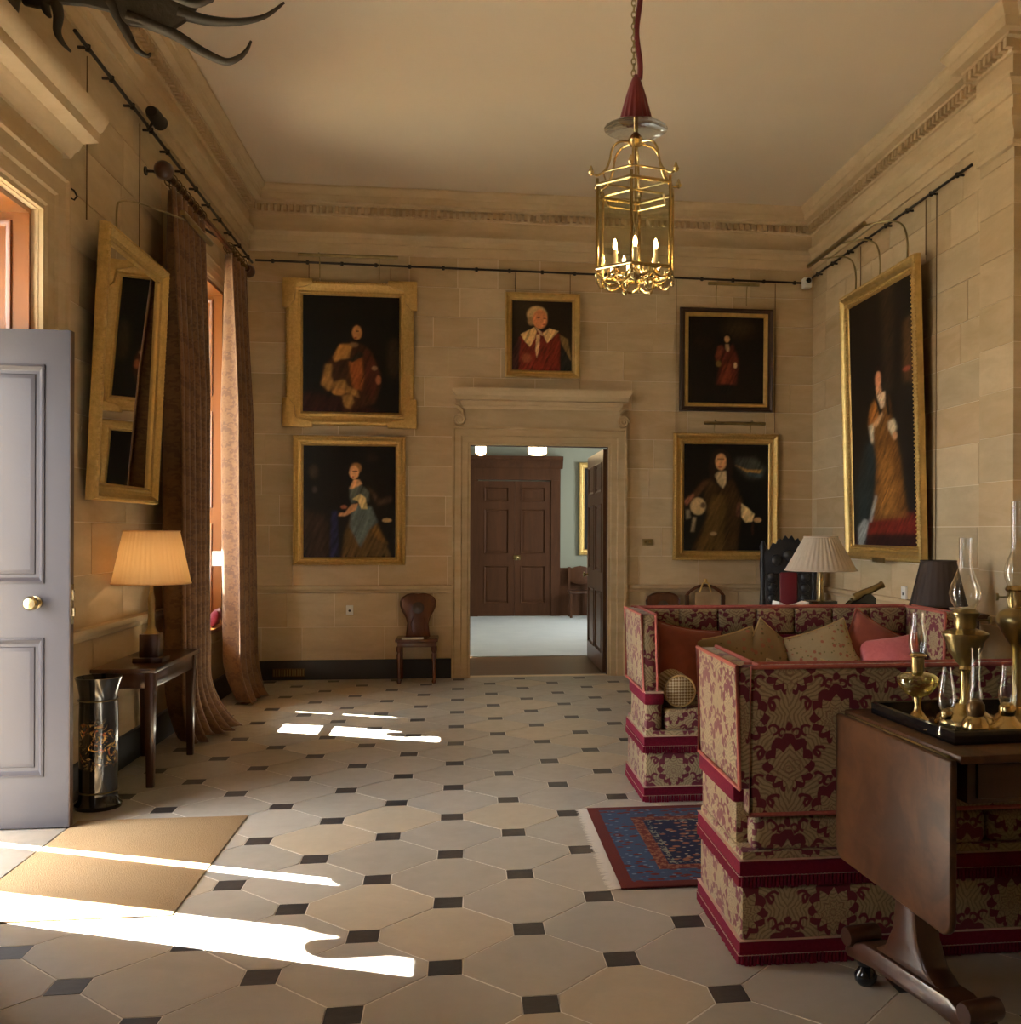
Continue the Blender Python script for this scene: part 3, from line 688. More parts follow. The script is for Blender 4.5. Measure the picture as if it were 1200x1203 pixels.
# inner door leaves, open into the far room
d = empty('door_3', (1.452, YB + .13, 0), PI / 2); struct(d, 'polished brown panelled door leaf standing open beyond the inner doorway')
w_ = 1.36
pn = [(a, b, c, e) for a, b in ((.12, .62), (.74, 1.24)) for c, e in ((1.9, 2.22), (1.05, 1.78), (.2, .85))]
panel_door(d, 0, w_, -.022, .022, .01, 2.345, pn, 'door_mahogany', 'mahogany')
MB().lathe([(0, .022), (.02, .022), (.012, .03), (.012, .05), (.03, .06), (.03, .075), (0, .085)], (w_ - .07, 0, .98), 14, False, 'y').build('knob', 'brass', d)

# ------------------------------------------------------------------ pictures
def blur(a, s):
    if s <= 0: return a
    r = int(3 * s) + 1; k = np.exp(-.5 * (np.arange(-r, r + 1) / s) ** 2); k /= k.sum()
    for ax in (0, 1):
        a = np.apply_along_axis(lambda v: np.convolve(np.pad(v, r, mode='edge'), k, 'valid'), ax, a)
    return a
def raster(rect, shapes, bg, nx=170):
    x0, y0, x1, y1 = rect; ny = int(nx * (y1 - y0) / (x1 - x0)); gain = 1.05
    X, Y = np.meshgrid(x0 + (np.arange(nx) + .5) / nx * (x1 - x0), y0 + (np.arange(ny) + .5) / ny * (y1 - y0)); px = (x1 - x0) / nx
    img = np.ones((ny, nx, 3)) * np.array(srgb(*bg))
    rnd = np.random.randn(ny, nx); fold = blur(rnd, 1.0)
    kf = np.exp(-.5 * (np.arange(-24, 25) / 8.0) ** 2); kf /= kf.sum()
    sl = np.array([np.roll(r, int(.45 * i)) for i, r in enumerate(rnd)])
    fold = np.apply_along_axis(lambda v_: np.convolve(np.pad(v_, 24, mode='edge'), kf, 'valid'), 0, blur(sl, 1.5)); fold = np.array([np.roll(r, -int(.45 * i)) for i, r in enumerate(fold)]); fold /= fold.std()
    for sh in shapes:
        if sh[0] == 'e':
            _, cx, cy, rx, ry, col, bl = sh[:7]; an = math.radians(sh[7]) if len(sh) > 7 else 0
            dx, dy = X - cx, Y - cy; a, b = dx * math.cos(an) + dy * math.sin(an), -dx * math.sin(an) + dy * math.cos(an)
            m = ((a / rx) ** 2 + (b / ry) ** 2 < 1).astype(float)
        else:
            _, pts, col, bl = sh; m = np.zeros_like(X, bool); n = len(pts)
            for i in range(n):
                (ax, ay), (bx, by) = pts[i - 1], pts[i]
                c = ((ay > Y) != (by > Y)) & (X < (bx - ax) * (Y - ay) / ((by - ay) or 1e-9) + ax); m ^= c
            m = m.astype(float)
        m = blur(m, bl * .75 / px)[..., None]; amp = .2 if sh[0] == 'p' else .07
        img = img * (1 - m) + np.array(srgb(*col)) * np.clip(1 + amp * fold, .25, 2.0)[..., None] * m
    nz = blur(np.random.randn(ny, nx), 1.3); nz /= nz.std(); img *= (1 + .06 * nz)[..., None]
    return np.clip(img * gain, 0.0008, .95)
def canvas(parent, x0, x1, z0, z1, y, img):
    ny, nx, _ = img.shape; me = bpy.data.meshes.new('canvas')
    xs = np.linspace(x0, x1, nx); zs = np.linspace(z1, z0, ny); X, Z = np.meshgrid(xs, zs)
    v = np.stack([X.ravel(), np.full(X.size, y), Z.ravel()], 1)
    idx = np.arange(nx * ny).reshape(ny, nx)
    f = np.stack([idx[1:, :-1].ravel(), idx[1:, 1:].ravel(), idx[:-1, 1:].ravel(), idx[:-1, :-1].ravel()], 1)
    me.from_pydata(v.tolist(), [], f.tolist())
    ca = me.color_attributes.new('paint', 'FLOAT_COLOR', 'POINT')
    ca.data.foreach_set('color', np.concatenate([img.reshape(-1, 3), np.ones((nx * ny, 1))], 1).astype(np.float32).ravel())
    return finish('canvas', me, 'canvas', parent, 0)
def frame_part(parent, o, i, depth, prof, mat, name='frame'):
    """o, i = outer and inner rectangles (x0,x1,z0,z1) in the picture plane; prof = [(t, h)], t 0..1 across the frame"""
    b = MB(); n = len(prof)
    ring = lambda r: [(r[0], r[2]), (r[0], r[3]), (r[1], r[3]), (r[1], r[2])]
    O, I = ring(o), ring(i); v = []; f = []
    for k in range(4):
        for t, h in prof: v.append((O[k][0] + (I[k][0] - O[k][0]) * t, -h, O[k][1] + (I[k][1] - O[k][1]) * t))
    for k in range(4):
        j = (k + 1) % 4
        for q in range(n - 1): f.append((k * n + q, j * n + q, j * n + q + 1, k * n + q + 1))
    b.add(v, f); return b.build(name, mat, parent, smooth=35)
def beads(parent, r, step, h, rad, name='beading'):
    b = MB(); oc = [(rad, 0, 0), (0, rad, 0), (-rad, 0, 0), (0, -rad, 0), (0, 0, rad), (0, 0, -rad)]
    of = [(0, 1, 4), (1, 2, 4), (2, 3, 4), (3, 0, 4), (1, 0, 5), (2, 1, 5), (3, 2, 5), (0, 3, 5)]
    def run(p, q):
        n = max(1, int(math.dist(p, q) / step))
        for k in range(n):
            t = k / n; c = (p[0] + (q[0] - p[0]) * t, -h, p[1] + (q[1] - p[1]) * t); b.add([(c[0] + x, c[1] + y, c[2] + z) for x, y, z in oc], of)
    c = [(r[0], r[2]), (r[0], r[3]), (r[1], r[3]), (r[1], r[2])]
    for k in range(4): run(c[k], c[(k + 1) % 4])
    return tag(b.build(name, 'gilt', parent, smooth=0, fix=False), kind='stuff')
GP = [(0, 0), (0, .035), (.08, .055), (.25, .062), (.42, .05), (.55, .03), (.75, .022), (.85, .030), (.95, .026), (1, .012)]
def picture(name, label, loc, rz, lean, o, i, img, mats=('gilt', 'gilt_smooth'), prof=GP, bead=True, wires=None, cat='painting'):
    t = tag(empty(name, loc, rz), label, cat); t.rotation_euler = (lean, 0, rz)
    B(o[0] + .01, o[1] - .01, -.012, -.001, o[2] + .01, o[3] - .01).build('backing', 'frame_wood', t, smooth=0)
    frame_part(t, o, i, .06, prof, mats[0])
    sl = .012
    frame_part(t, (i[0], i[1], i[2], i[3]), (i[0] + sl, i[1] - sl, i[2] + sl, i[3] - sl), .02, [(0, .016), (.3, .024), (1, .014)], mats[1], 'sight_edge')
    if bead: beads(t, (o[0] + .012, o[1] - .012, o[2] + .012, o[3] - .012), .03, .05, .013)
    if img is not None: canvas(t, i[0], i[1], i[2], i[3], -.014, img)
    return t
def rel(x0, x1, z0, z1, ix0, ix1, iz0, iz1):
    cx = (x0 + x1) / 2; return cx, z0, (x0 - cx, x1 - cx, 0, z1 - z0), (ix0 - cx, ix1 - cx, iz0 - z0, iz1 - z0)

dk = (20, 17, 13)
imgUL = raster((130, 40, 1040, 1150), [
    ('p', [(130, 960), (560, 1000), (900, 1150), (130, 1150)], (46, 20, 14), 30), ('e', 975, 620, 55, 190, (52, 42, 27), 30),
    ('p', [(590, 480), (480, 500), (400, 640), (330, 720), (305, 870), (350, 940), (480, 980), (520, 1110), (580, 1120), (800, 1050), (860, 880), (850, 760), (760, 560), (690, 500)], (66, 38, 22), 14),
    ('p', [(600, 500), (480, 505), (420, 620), (430, 670), (500, 640), (560, 640)], (168, 118, 58), 10),
    ('p', [(560, 660), (680, 620), (700, 800), (680, 930), (600, 920)], (150, 84, 40), 14),
    ('p', [(700, 540), (760, 570), (850, 780), (780, 1030), (720, 950)], (74, 36, 24), 14),
    ('p', [(350, 690), (410, 690), (400, 800), (420, 860), (520, 830), (560, 900), (640, 930), (660, 1000), (560, 960), (380, 940), (310, 880)], (160, 118, 62), 12),
    ('p', [(500, 980), (590, 960), (610, 1040), (570, 1110), (520, 1080)], (150, 112, 60), 10), ('e', 470, 950, 60, 30, (182, 128, 66), 8), ('p', [(660, 560), (700, 600), (600, 670), (530, 640), (580, 640)], (40, 36, 26), 8),
    ('e', 640, 385, 72, 80, (30, 16, 10), 10), ('e', 636, 390, 44, 66, (200, 140, 82), 7), ('e', 640, 378, 16, 6, (70, 40, 24), 4), ('e', 622, 440, 18, 6, (140, 70, 46), 4), ('e', 610, 505, 40, 22, (120, 92, 60), 8),
    ('e', 800, 720, 28, 22, (140, 108, 76), 6), ('e', 835, 830, 24, 44, (156, 96, 62), 8)], dk)
imgLL = raster((110, 90, 975, 1140), [
    ('p', [(110, 700), (330, 760), (400, 1140), (110, 1140)], (52, 34, 23), 40), ('e', 215, 340, 40, 60, (58, 46, 30), 18), ('e', 225, 505, 22, 30, (66, 54, 44), 10), ('e', 750, 210, 60, 40, (40, 30, 20), 20),
    ('p', [(380, 700), (430, 700), (445, 1140), (360, 1140)], (34, 36, 70), 12), ('p', [(500, 900), (560, 760), (700, 720), (800, 820), (930, 1140), (470, 1140)], (96, 72, 36), 14),
    ('p', [(720, 850), (780, 830), (900, 1010), (800, 960)], (128, 92, 40), 14), ('p', [(560, 720), (620, 640), (740, 660), (800, 800), (720, 880), (640, 1040), (600, 960), (540, 840)], (92, 104, 100), 12),
    ('p', [(540, 480), (640, 450), (720, 520), (720, 620), (640, 600), (560, 640), (540, 560)], (86, 92, 82), 10), ('p', [(570, 590), (640, 540), (690, 580), (705, 680), (650, 680), (620, 610)], (218, 190, 128), 6),
    ('p', [(560, 640), (620, 630), (600, 690), (500, 750), (440, 745), (450, 720), (500, 715)], (204, 148, 100), 6), ('e', 490, 665, 30, 18, (160, 96, 66), 6),
    ('e', 600, 305, 52, 48, (150, 108, 60), 8), ('e', 583, 345, 44, 62, (222, 166, 112), 6), ('e', 590, 335, 26, 5, (110, 68, 44), 3), ('e', 572, 385, 12, 6, (170, 74, 56), 3),
    ('p', [(580, 410), (630, 410), (660, 450), (560, 500), (540, 500)], (214, 160, 110), 7), ('e', 885, 785, 44, 20, (196, 164, 112), 6), ('p', [(700, 470), (760, 520), (820, 600), (920, 560), (930, 610), (800, 650)], (70, 52, 36), 16)], (22, 17, 13))
imgC = raster((125, 130, 930, 1100), [
    ('p', [(125, 900), (230, 640), (420, 520), (680, 520), (850, 640), (930, 900), (930, 1100), (125, 1100)], (34, 28, 24), 20),
    ('p', [(230, 640), (400, 540), (560, 560), (760, 580), (770, 1100), (220, 1100)], (122, 42, 30), 12), ('p', [(125, 900), (240, 640), (260, 700), (200, 1100), (125, 1100)], (70, 40, 36), 14),
    ('e', 330, 920, 60, 60, (150, 84, 54), 20), ('p', [(750, 590), (860, 650), (910, 950), (860, 900), (780, 720)], (128, 104, 62), 10), ('p', [(770, 720), (880, 900), (880, 1100), (760, 1100)], (36, 34, 28), 12),
    ('p', [(250, 600), (430, 500), (460, 560), (430, 660), (370, 770), (300, 690)], (232, 192, 128), 7), ('p', [(530, 580), (620, 510), (740, 545), (660, 640), (590, 710)], (232, 192, 128), 7),
    ('p', [(455, 600), (500, 590), (490, 800), (460, 920), (440, 800)], (222, 182, 130), 6), ('p', [(430, 490), (520, 560), (540, 620), (500, 600)], (200, 160, 120), 6),
    ('e', 460, 330, 130, 115, (206, 172, 118), 12), ('e', 390, 420, 50, 60, (150, 120, 80), 12), ('e', 500, 390, 95, 130, (214, 140, 92), 10), ('e', 480, 370, 24, 10, (120, 70, 46), 5), ('e', 560, 380, 20, 9, (120, 70, 46), 5), ('e', 555, 460, 26, 9, (150, 66, 50), 5), ('e', 560, 415, 16, 26, (228, 160, 110), 6)], (40, 30, 20))
imgRU = raster((150, 140, 915, 1060), [
    ('e', 660, 260, 150, 80, (66, 50, 30), 60), ('e', 300, 420, 120, 60, (38, 28, 18), 40), ('p', [(500, 430), (600, 430), (660, 600), (640, 860), (430, 860), (480, 640)], (92, 40, 28), 14),
    ('p', [(500, 640), (580, 640), (590, 860), (460, 860)], (122, 56, 36), 14), ('p', [(450, 450), (500, 440), (480, 600), (430, 620), (420, 560)], (112, 54, 36), 10),
    ('e', 455, 640, 26, 34, (120, 96, 46), 8), ('e', 625, 655, 18, 32, (212, 180, 132), 6), ('e', 540, 400, 52, 80, (22, 15, 11), 12), ('e', 540, 375, 27, 36, (206, 156, 104), 6), ('p', [(525, 430), (560, 430), (565, 500), (540, 510), (525, 480)], (180, 150, 110), 7), ('p', [(470, 860), (600, 860), (590, 960), (480, 960)], (28, 24, 18), 12)], (30, 23, 16))
imgRL = raster((105, 100, 900, 1115), [
    ('p', [(570, 240), (760, 230), (860, 330), (840, 420), (700, 430), (600, 330)], (64, 66, 58), 22), ('p', [(570, 300), (700, 350), (830, 345), (800, 380), (690, 370)], (176, 134, 70), 9), ('p', [(700, 370), (840, 390), (820, 420), (700, 400)], (58, 74, 80), 10),
    ('p', [(300, 450), (380, 420), (560, 440), (650, 640), (600, 1115), (180, 1115), (330, 800), (300, 600)], (66, 46, 24), 16), ('p', [(290, 450), (340, 470), (240, 600), (120, 690), (110, 640), (200, 560)], (84, 56, 34), 12),
    ('p', [(380, 580), (490, 580), (480, 1115), (240, 1115), (330, 800)], (94, 70, 34), 20), ('p', [(120, 640), (200, 570), (210, 590), (140, 690)], (170, 110, 80), 8),
    ('e', 245, 690, 70, 80, (206, 178, 128), 8), ('e', 290, 680, 24, 28, (110, 90, 66), 8), ('p', [(130, 720), (170, 720), (180, 800), (140, 810)], (120, 110, 90), 8), ('p', [(200, 790), (230, 790), (210, 930), (180, 930)], (170, 150, 116), 8),
    ('p', [(640, 660), (720, 720), (760, 760), (740, 830), (680, 840), (640, 780)], (212, 184, 130), 7), ('e', 790, 815, 36, 24, (206, 162, 110), 6), ('p', [(600, 650), (640, 650), (630, 790), (590, 780)], (96, 60, 44), 8), ('e', 745, 900, 12, 60, (60, 36, 22), 6),
    ('e', 450, 330, 110, 175, (40, 27, 18), 14), ('e', 450, 275, 50, 78, (222, 164, 108), 7), ('e', 450, 250, 34, 6, (120, 74, 46), 4), ('e', 442, 325, 18, 7, (176, 76, 54), 4), ('p', [(420, 370), (500, 360), (500, 470), (470, 525), (430, 480), (395, 400)], (204, 178, 134), 8), ('e', 385, 945, 34, 16, (170, 140, 96), 6)], (20, 17, 12))
imgRT = raster((40, 80, 300, 1140), [
    ('p', [(40, 1085), (300, 1075), (300, 1140), (40, 1140)], (44, 14, 12), 10), ('p', [(120, 1010), (300, 1000), (300, 1085), (80, 1088)], (112, 32, 22), 8), ('p', [(180, 80), (230, 80), (215, 500), (190, 500)], (56, 42, 28), 12), ('p', [(260, 250), (300, 240), (300, 500), (258, 490)], (84, 58, 34), 10), ('e', 272, 440, 14, 10, (168, 84, 60), 4),
    ('p', [(100, 700), (150, 690), (140, 900), (110, 1010), (60, 1090), (50, 900)], (36, 44, 44), 10), ('p', [(130, 540), (160, 500), (200, 520), (215, 640), (240, 780), (262, 1020), (130, 1030), (150, 780), (140, 700), (118, 620)], (122, 78, 34), 8),
    ('p', [(160, 740), (200, 720), (215, 850), (220, 1000), (160, 1010)], (154, 102, 46), 10), ('p', [(126, 560), (150, 530), (160, 600), (130, 650), (118, 620)], (176, 108, 46), 6), ('p', [(118, 625), (140, 620), (136, 710), (126, 690)], (206, 190, 160), 5), ('p', [(195, 630), (220, 620), (232, 660), (215, 690), (200, 660)], (206, 186, 150), 5), ('e', 222, 690, 9, 16, (206, 150, 106), 4),
    ('p', [(145, 510), (160, 500), (178, 590), (168, 600)], (18, 16, 16), 4), ('p', [(188, 500), (200, 510), (206, 600), (196, 600)], (18, 16, 16), 4), ('p', [(155, 505), (188, 500), (186, 560), (172, 570)], (222, 186, 150), 4), ('p', [(135, 625), (175, 580), (180, 600), (150, 640)], (206, 156, 110), 4),
    ('e', 161, 430, 20, 45, (40, 20, 12), 5), ('e', 162, 443, 12, 34, (222, 150, 108), 4), ('p', [(152, 470), (172, 470), (176, 500), (154, 505)], (212, 150, 106), 4),
    ('p', [(60, 1060), (90, 1020), (110, 1030), (95, 1100), (85, 1140), (62, 1140)], (150, 152, 148), 5), ('p', [(110, 1030), (140, 920), (146, 930), (120, 1040)], (160, 158, 150), 5)], (26, 19, 14), 160)

cx, z0, o, i = rel(-1.765, -.515, 2.53, 3.955, -1.616, -.652, 2.656, 3.832)
pUL = picture('portrait_painting', 'portrait of a figure in gold and russet drapery, gilt frame with blocky corner ornaments', (cx, YB - .012, z0), 0, .012, o, i, imgUL)
for (a, b, sx, sz) in ((o[0], o[2], 1, 1), (o[1], o[2], -1, 1), (o[0], o[3], 1, -1), (o[1], o[3], -1, -1)):
    MB().prism([(a - sx * .03, b - sz * .022), (a + sx * .26, b - sz * .022), (a + sx * .26, b + sz * .03), (a + sx * .20, b + sz * .055), (a + sx * .10, b + sz * .075), (a + sx * .085, b + sz * .20), (a + sx * .03, b + sz * .27), (a - sx * .03, b + sz * .27)], -.072, -.006, 'y').build('corner_ornament', 'gilt', pUL, bevel=.012)
cx, z0, o, i = rel(-1.693, -.596, 1.141, 2.427, -1.605, -.685, 1.208, 2.34)
pLL = picture('portrait_painting', 'portrait of a lady in blue-grey and ochre gown, gilt frame, below another painting', (cx, YB - .012, z0), 0, .012, o, i, imgLL)
cx, z0, o, i = rel(.395, 1.162, 3.055, 3.916, .455, 1.09, 3.118, 3.845)
pC = picture('portrait_painting', 'small portrait in red robe and broad white collar above the inner doorway', (cx, YB - .012, z0), 0, .012, o, i, imgC, mats=('gilt_smooth', 'gilt'), bead=False)
cx, z0, o, i = rel(2.205, 3.2, 2.744, 3.818, 2.30, 3.102, 2.835, 3.728)
WP = [(0, 0), (0, .03), (.1, .05), (.3, .055), (.5, .045), (.55, .035), (1, .03)]
pRU = picture('portrait_painting', 'dark portrait of a small red-coated figure in a brown frame with gilt inner edge', (cx, YB - .012, z0), 0, .012, o, (i[0] - .042, i[1] + .042, i[2] - .042, i[3] + .042), None, mats=('frame_wood', 'gilt_smooth'), prof=WP, bead=False)
frame_part(pRU, (i[0] - .044, i[1] + .044, i[2] - .044, i[3] + .044), i, .03, [(0, .03), (.2, .044), (.7, .036), (1, .015)], 'gilt_smooth', 'gilt_slip'); canvas(pRU, i[0], i[1], i[2], i[3], -.014, imgRU)
cx, z0, o, i = rel(2.139, 3.261, 1.192, 2.513, 2.245, 3.172, 1.278, 2.412)
pRL = picture('portrait_painting', 'portrait of a long-wigged figure with lace cuffs and brown coat in gilt frame', (cx, YB - .012, z0), 0, .012, o, i, imgRL)
o = (-.805, .805, 0, 2.43); i = (-.675, .675, .115, 2.315)
pRT = picture('portrait_painting', 'very tall full-length portrait of a lady in a gold gown on the side wall', (3.60, 8.335, 1.25), -PI / 2, .029, o, i, imgRT, mats=('gilt_smooth', 'gilt'))
beads(pRT, (i[0] - .02, i[1] + .02, i[2] - .02, i[3] + .02), .033, .034, .014)
MB().box(-.12, .12, -.075, -.06, -.02, .02).build('name_plate', 'brass_old', pRT)
# tilted mirror on the left wall
o = (-.58, .58, 0, 1.56); i = (-.485, .485, .095, 1.465)
mr = picture('wall_mirror', 'large tilted mirror in carved gilt frame reflecting the opposite paintings', (-2.10, 6.52, 1.66), PI / 2, .045, o, i, None, cat='mirror')
B(i[0], i[1], -.016, -.012, i[2], i[3]).build('mirror_glass', 'mirror_glass', mr, smooth=0)

# picture lights
def back_light(name, label, x0, x1, y, z, drop=.20):
    t = thing(name, label, 'picture light', (0, 0, 0))
    MB().lathe([(0, x0), (.016, x0), (.018, x0 + .01), (.018, x1 - .01), (.016, x1), (0, x1)], (0, y, z), 10, False, 'x').build('lamp_tube', 'brass_old', t)
    for x in ((x0 * .8 + x1 * .2), (x0 * .2 + x1 * .8)):
        MB().tube(smooth_path([(x, YB - .085, z - drop), (x, YB - .09, z - .05), (x, YB - .12, z + .025), (x, y + .03, z + .03), (x, y, z + .012)]), .006, 6).build('bracket_arm', 'brass_old', t)
    return t
back_light('picture_light', 'long brass picture light above the corner-ornamented portrait', -1.629, -.666, 10.16, 4.18)
back_light('picture_light', 'brass picture light above the brown-framed red-coat portrait', 2.47, 3.01, 10.17, 4.04)
back_light('picture_light', 'brass picture light above the long-wigged portrait', 2.431, 3.079, 10.17, 2.605, .085)
t = thing('picture_light', 'long brass picture light on three curved arms above the tall portrait', 'picture light')
MB().lathe([(0, 8.15), (.02, 8.15), (.022, 8.17), (.022, 9.52), (.02, 9.55), (0, 9.55)], (3.32, 0, 4.085), 10, False, 'y').build('lamp_tube', 'brass_old', t)
for y in (7.85, 8.4, 8.95):
    MB().tube(smooth_path([(3.56, y, 3.66), (3.565, y, 3.85), (3.55, y + .05, 4.0), (3.50, y + .16, 4.07), (3.43, y + .28, 4.09), (3.33, y + .42, 4.095)]), .008, 6).build('curved_arm', 'brass_old', t)
t = thing('picture_light', 'short brass picture light on a bent arm above the tilted mirror', 'picture light')
MB().lathe([(0, 6.75), (.018, 6.75), (.02, 6.77), (.02, 7.45), (.018, 7.47), (0, 7.47)], (-1.80, 0, 3.52), 10, False, 'y').build('lamp_tube', 'brass_old', t)
MB().tube(smooth_path([(-2.07, 6.35, 3.2), (-2.07, 6.35, 3.40), (-2.05, 6.37, 3.46), (-1.98, 6.5, 3.49), (-1.86, 6.85, 3.52), (-1.81, 7.0, 3.53)]), .006, 6).build('curved_arm', 'brass_old', t)

# iron picture rails and hanging rods
def irail(label, p, q, n, off):
    t = thing('picture_rail', label, 'picture rail'); p, q = Vector(p), Vector(q)
    MB().tube([p, q], .011, 8).build('rail_bar', 'iron', t)
    for k in range(n):
        c = p + (q - p) * ((k + .5) / n); MB().tube([c + Vector((0, 0, .0)), c + Vector(off)], .009, 6).lathe([(0, -.024), (.015, -.019), (.015, .016), (0, .02)], c[:], 8, False).build('rail_bracket', 'iron', t)
    return t
irail('dark iron picture rail along the back wall above the paintings', (-2.06, YB - .05, 4.145), (3.60, YB - .05, 4.11), 17, (0, .05, 0))
irail('dark iron picture rail along the wall of the tall portrait', (XR - .055, 10.28, 4.15), (XR - .055, 6.86, 4.13), 8, (.055, 0, 0))
irail('dark iron picture rail high on the wall above the tilted mirror', (XL + .055, 5.74, 4.17), (XL + .055, 10.30, 4.12), 12, (-.055, 0, 0))
def wire(label, p, q):
    tag(MB().tube([p, q], .004, 5).build('hanging_wire', 'bronze'), label, 'wire', 'picture hanging wires')
yw = YB - .018
for x, z, z1, lab in ((-1.55, 4.13, 3.965, 'hanging wire over the corner-ornamented portrait, on the curtain side'), (-.75, 4.12, 3.965, 'hanging wire over the corner-ornamented portrait, on the doorway side'),
                      (.50, 4.12, 3.92, 'hanging wire over the red-robed portrait, farther from the lantern'), (1.06, 4.12, 3.92, 'hanging wire over the red-robed portrait, behind the lantern'),
                      (2.17, 4.11, 2.53, 'long hanging wire down the lantern side of the brown-framed portrait'), (3.232, 4.10, 2.53, 'long hanging wire down the corner side of the brown-framed portrait')):
    wire(lab, (x, yw, z), (x, yw, z1))
wire('long hanging wire beside the tall portrait, reaching down to the dado', (XR - .012, 7.49, 4.14), (XR - .012, 7.49, .95))
wire('short hanging wire above the tall portrait, near the pilaster', (XR - .02, 7.66, 4.14), (XR - .02, 7.66, 3.70))
wire('short hanging wire above the tall portrait, near the corner', (XR - .02, 9.0, 4.14), (XR - .02, 9.0, 3.70))
wire('hanging wire above the tilted mirror, on the door side', (XL + .02, 6.02, 4.16), (XL + .02, 6.02, 3.24)); wire('hanging wire above the tilted mirror, on the curtain side', (XL + .02, 6.95, 4.15), (XL + .02, 6.95, 3.24))

# ------------------------------------------------------------------ soft things
def grid_mesh(name, fn, nu, nv, mat, parent=None, closed_u=False, smooth=60):
    v = [fn(a / (nu - (0 if closed_u else 1)), b / (nv - 1)) for b in range(nv) for a in range(nu)]; f = []
    for b in range(nv - 1):
        for a in range(nu if closed_u else nu - 1):
            a2 = (a + 1) % nu; f.append((b * nu + a, b * nu + a2, (b + 1) * nu + a2, (b + 1) * nu + a))
    return MB().add(v, f).build(name, mat, parent, smooth=smooth)
def cushion(name, label, loc, rot, w, h, t, mat, piping=None, group=None, cat='cushion'):
    root = tag(empty(name, loc), label, cat, group); root.rotation_euler = rot
    n = 19
    def pt(u, v, s):
        pu = 1 - .10 * (1 - v * v) * u * u; pv = 1 - .10 * (1 - u * u) * v * v
        wr = .006 * math.sin(7 * u + 3 * v) * (1 - u * u)
        return (w / 2 * u * pu, h / 2 * v * pv, s * (t / 2 * ((1 - u ** 2) * (1 - v ** 2)) ** .42 + wr * ((1 - u * u) * (1 - v * v))))
    V = []; F = []
    for s in (1, -1):
        o0 = len(V)
        for b in range(n):
            for a in range(n): V.append(pt(-1 + 2 * a / (n - 1), -1 + 2 * b / (n - 1), s))
        for b in range(n - 1):
            for a in range(n - 1):
                q = (o0 + b * n + a, o0 + b * n + a + 1, o0 + (b + 1) * n + a + 1, o0 + (b + 1) * n + a); F.append(q if s > 0 else q[::-1])
    m = MB().add(V, F); me = bpy.data.meshes.new('cover'); me.from_pydata(m.v, [], m.f)
    bm = bmesh.new(); bm.from_mesh(me); bmesh.ops.remove_doubles(bm, verts=bm.verts, dist=1e-4); bmesh.ops.recalc_face_normals(bm, faces=bm.faces); bm.to_mesh(me); bm.free()
    finish('cover', me, mat, root, 80)
    if piping:
        ring = [pt(-1 + 2 * k / 12, -1, 0) for k in range(12)] + [pt(1, -1 + 2 * k / 12, 0) for k in range(12)] + [pt(1 - 2 * k / 12, 1, 0) for k in range(12)] + [pt(-1, 1 - 2 * k / 12, 0) for k in range(12)]
        MB().tube(ring, .006, 6, True).build('piping', piping, root)
    return root

# ---- sofas
SL, SD = 1.82, .63
def fringe_run(b, pts, z0, z1, step=.0135, proud=.006):
    for p, q in zip(pts[:-1], pts[1:]):
        d = math.dist(p, q); n = int(d / step); tx, ty = (q[0] - p[0]) / d, (q[1] - p[1]) / d; nx, ny = ty, -tx
        for k in range(n):
            c = (p[0] + (q[0] - p[0]) * (k + .5) / n, p[1] + (q[1] - p[1]) * (k + .5) / n); hw = .0052; dz = (random.random() - .5) * .006
            x, y = c; v = []
            for z, s in ((z0 + dz, 1.0), (z1, .75)):
                for (a, e) in ((-hw * s, 0), (hw * s, 0), (hw * s, .012), (-hw * s, .012)): v.append((x + tx * a + nx * (e - .004), y + ty * a + ny * (e - .004), z))
            b.add(v, [(0, 1, 2, 3), (7, 6, 5, 4), (0, 4, 5, 1), (1, 5, 6, 2), (2, 6, 7, 3), (3, 7, 4, 0)])
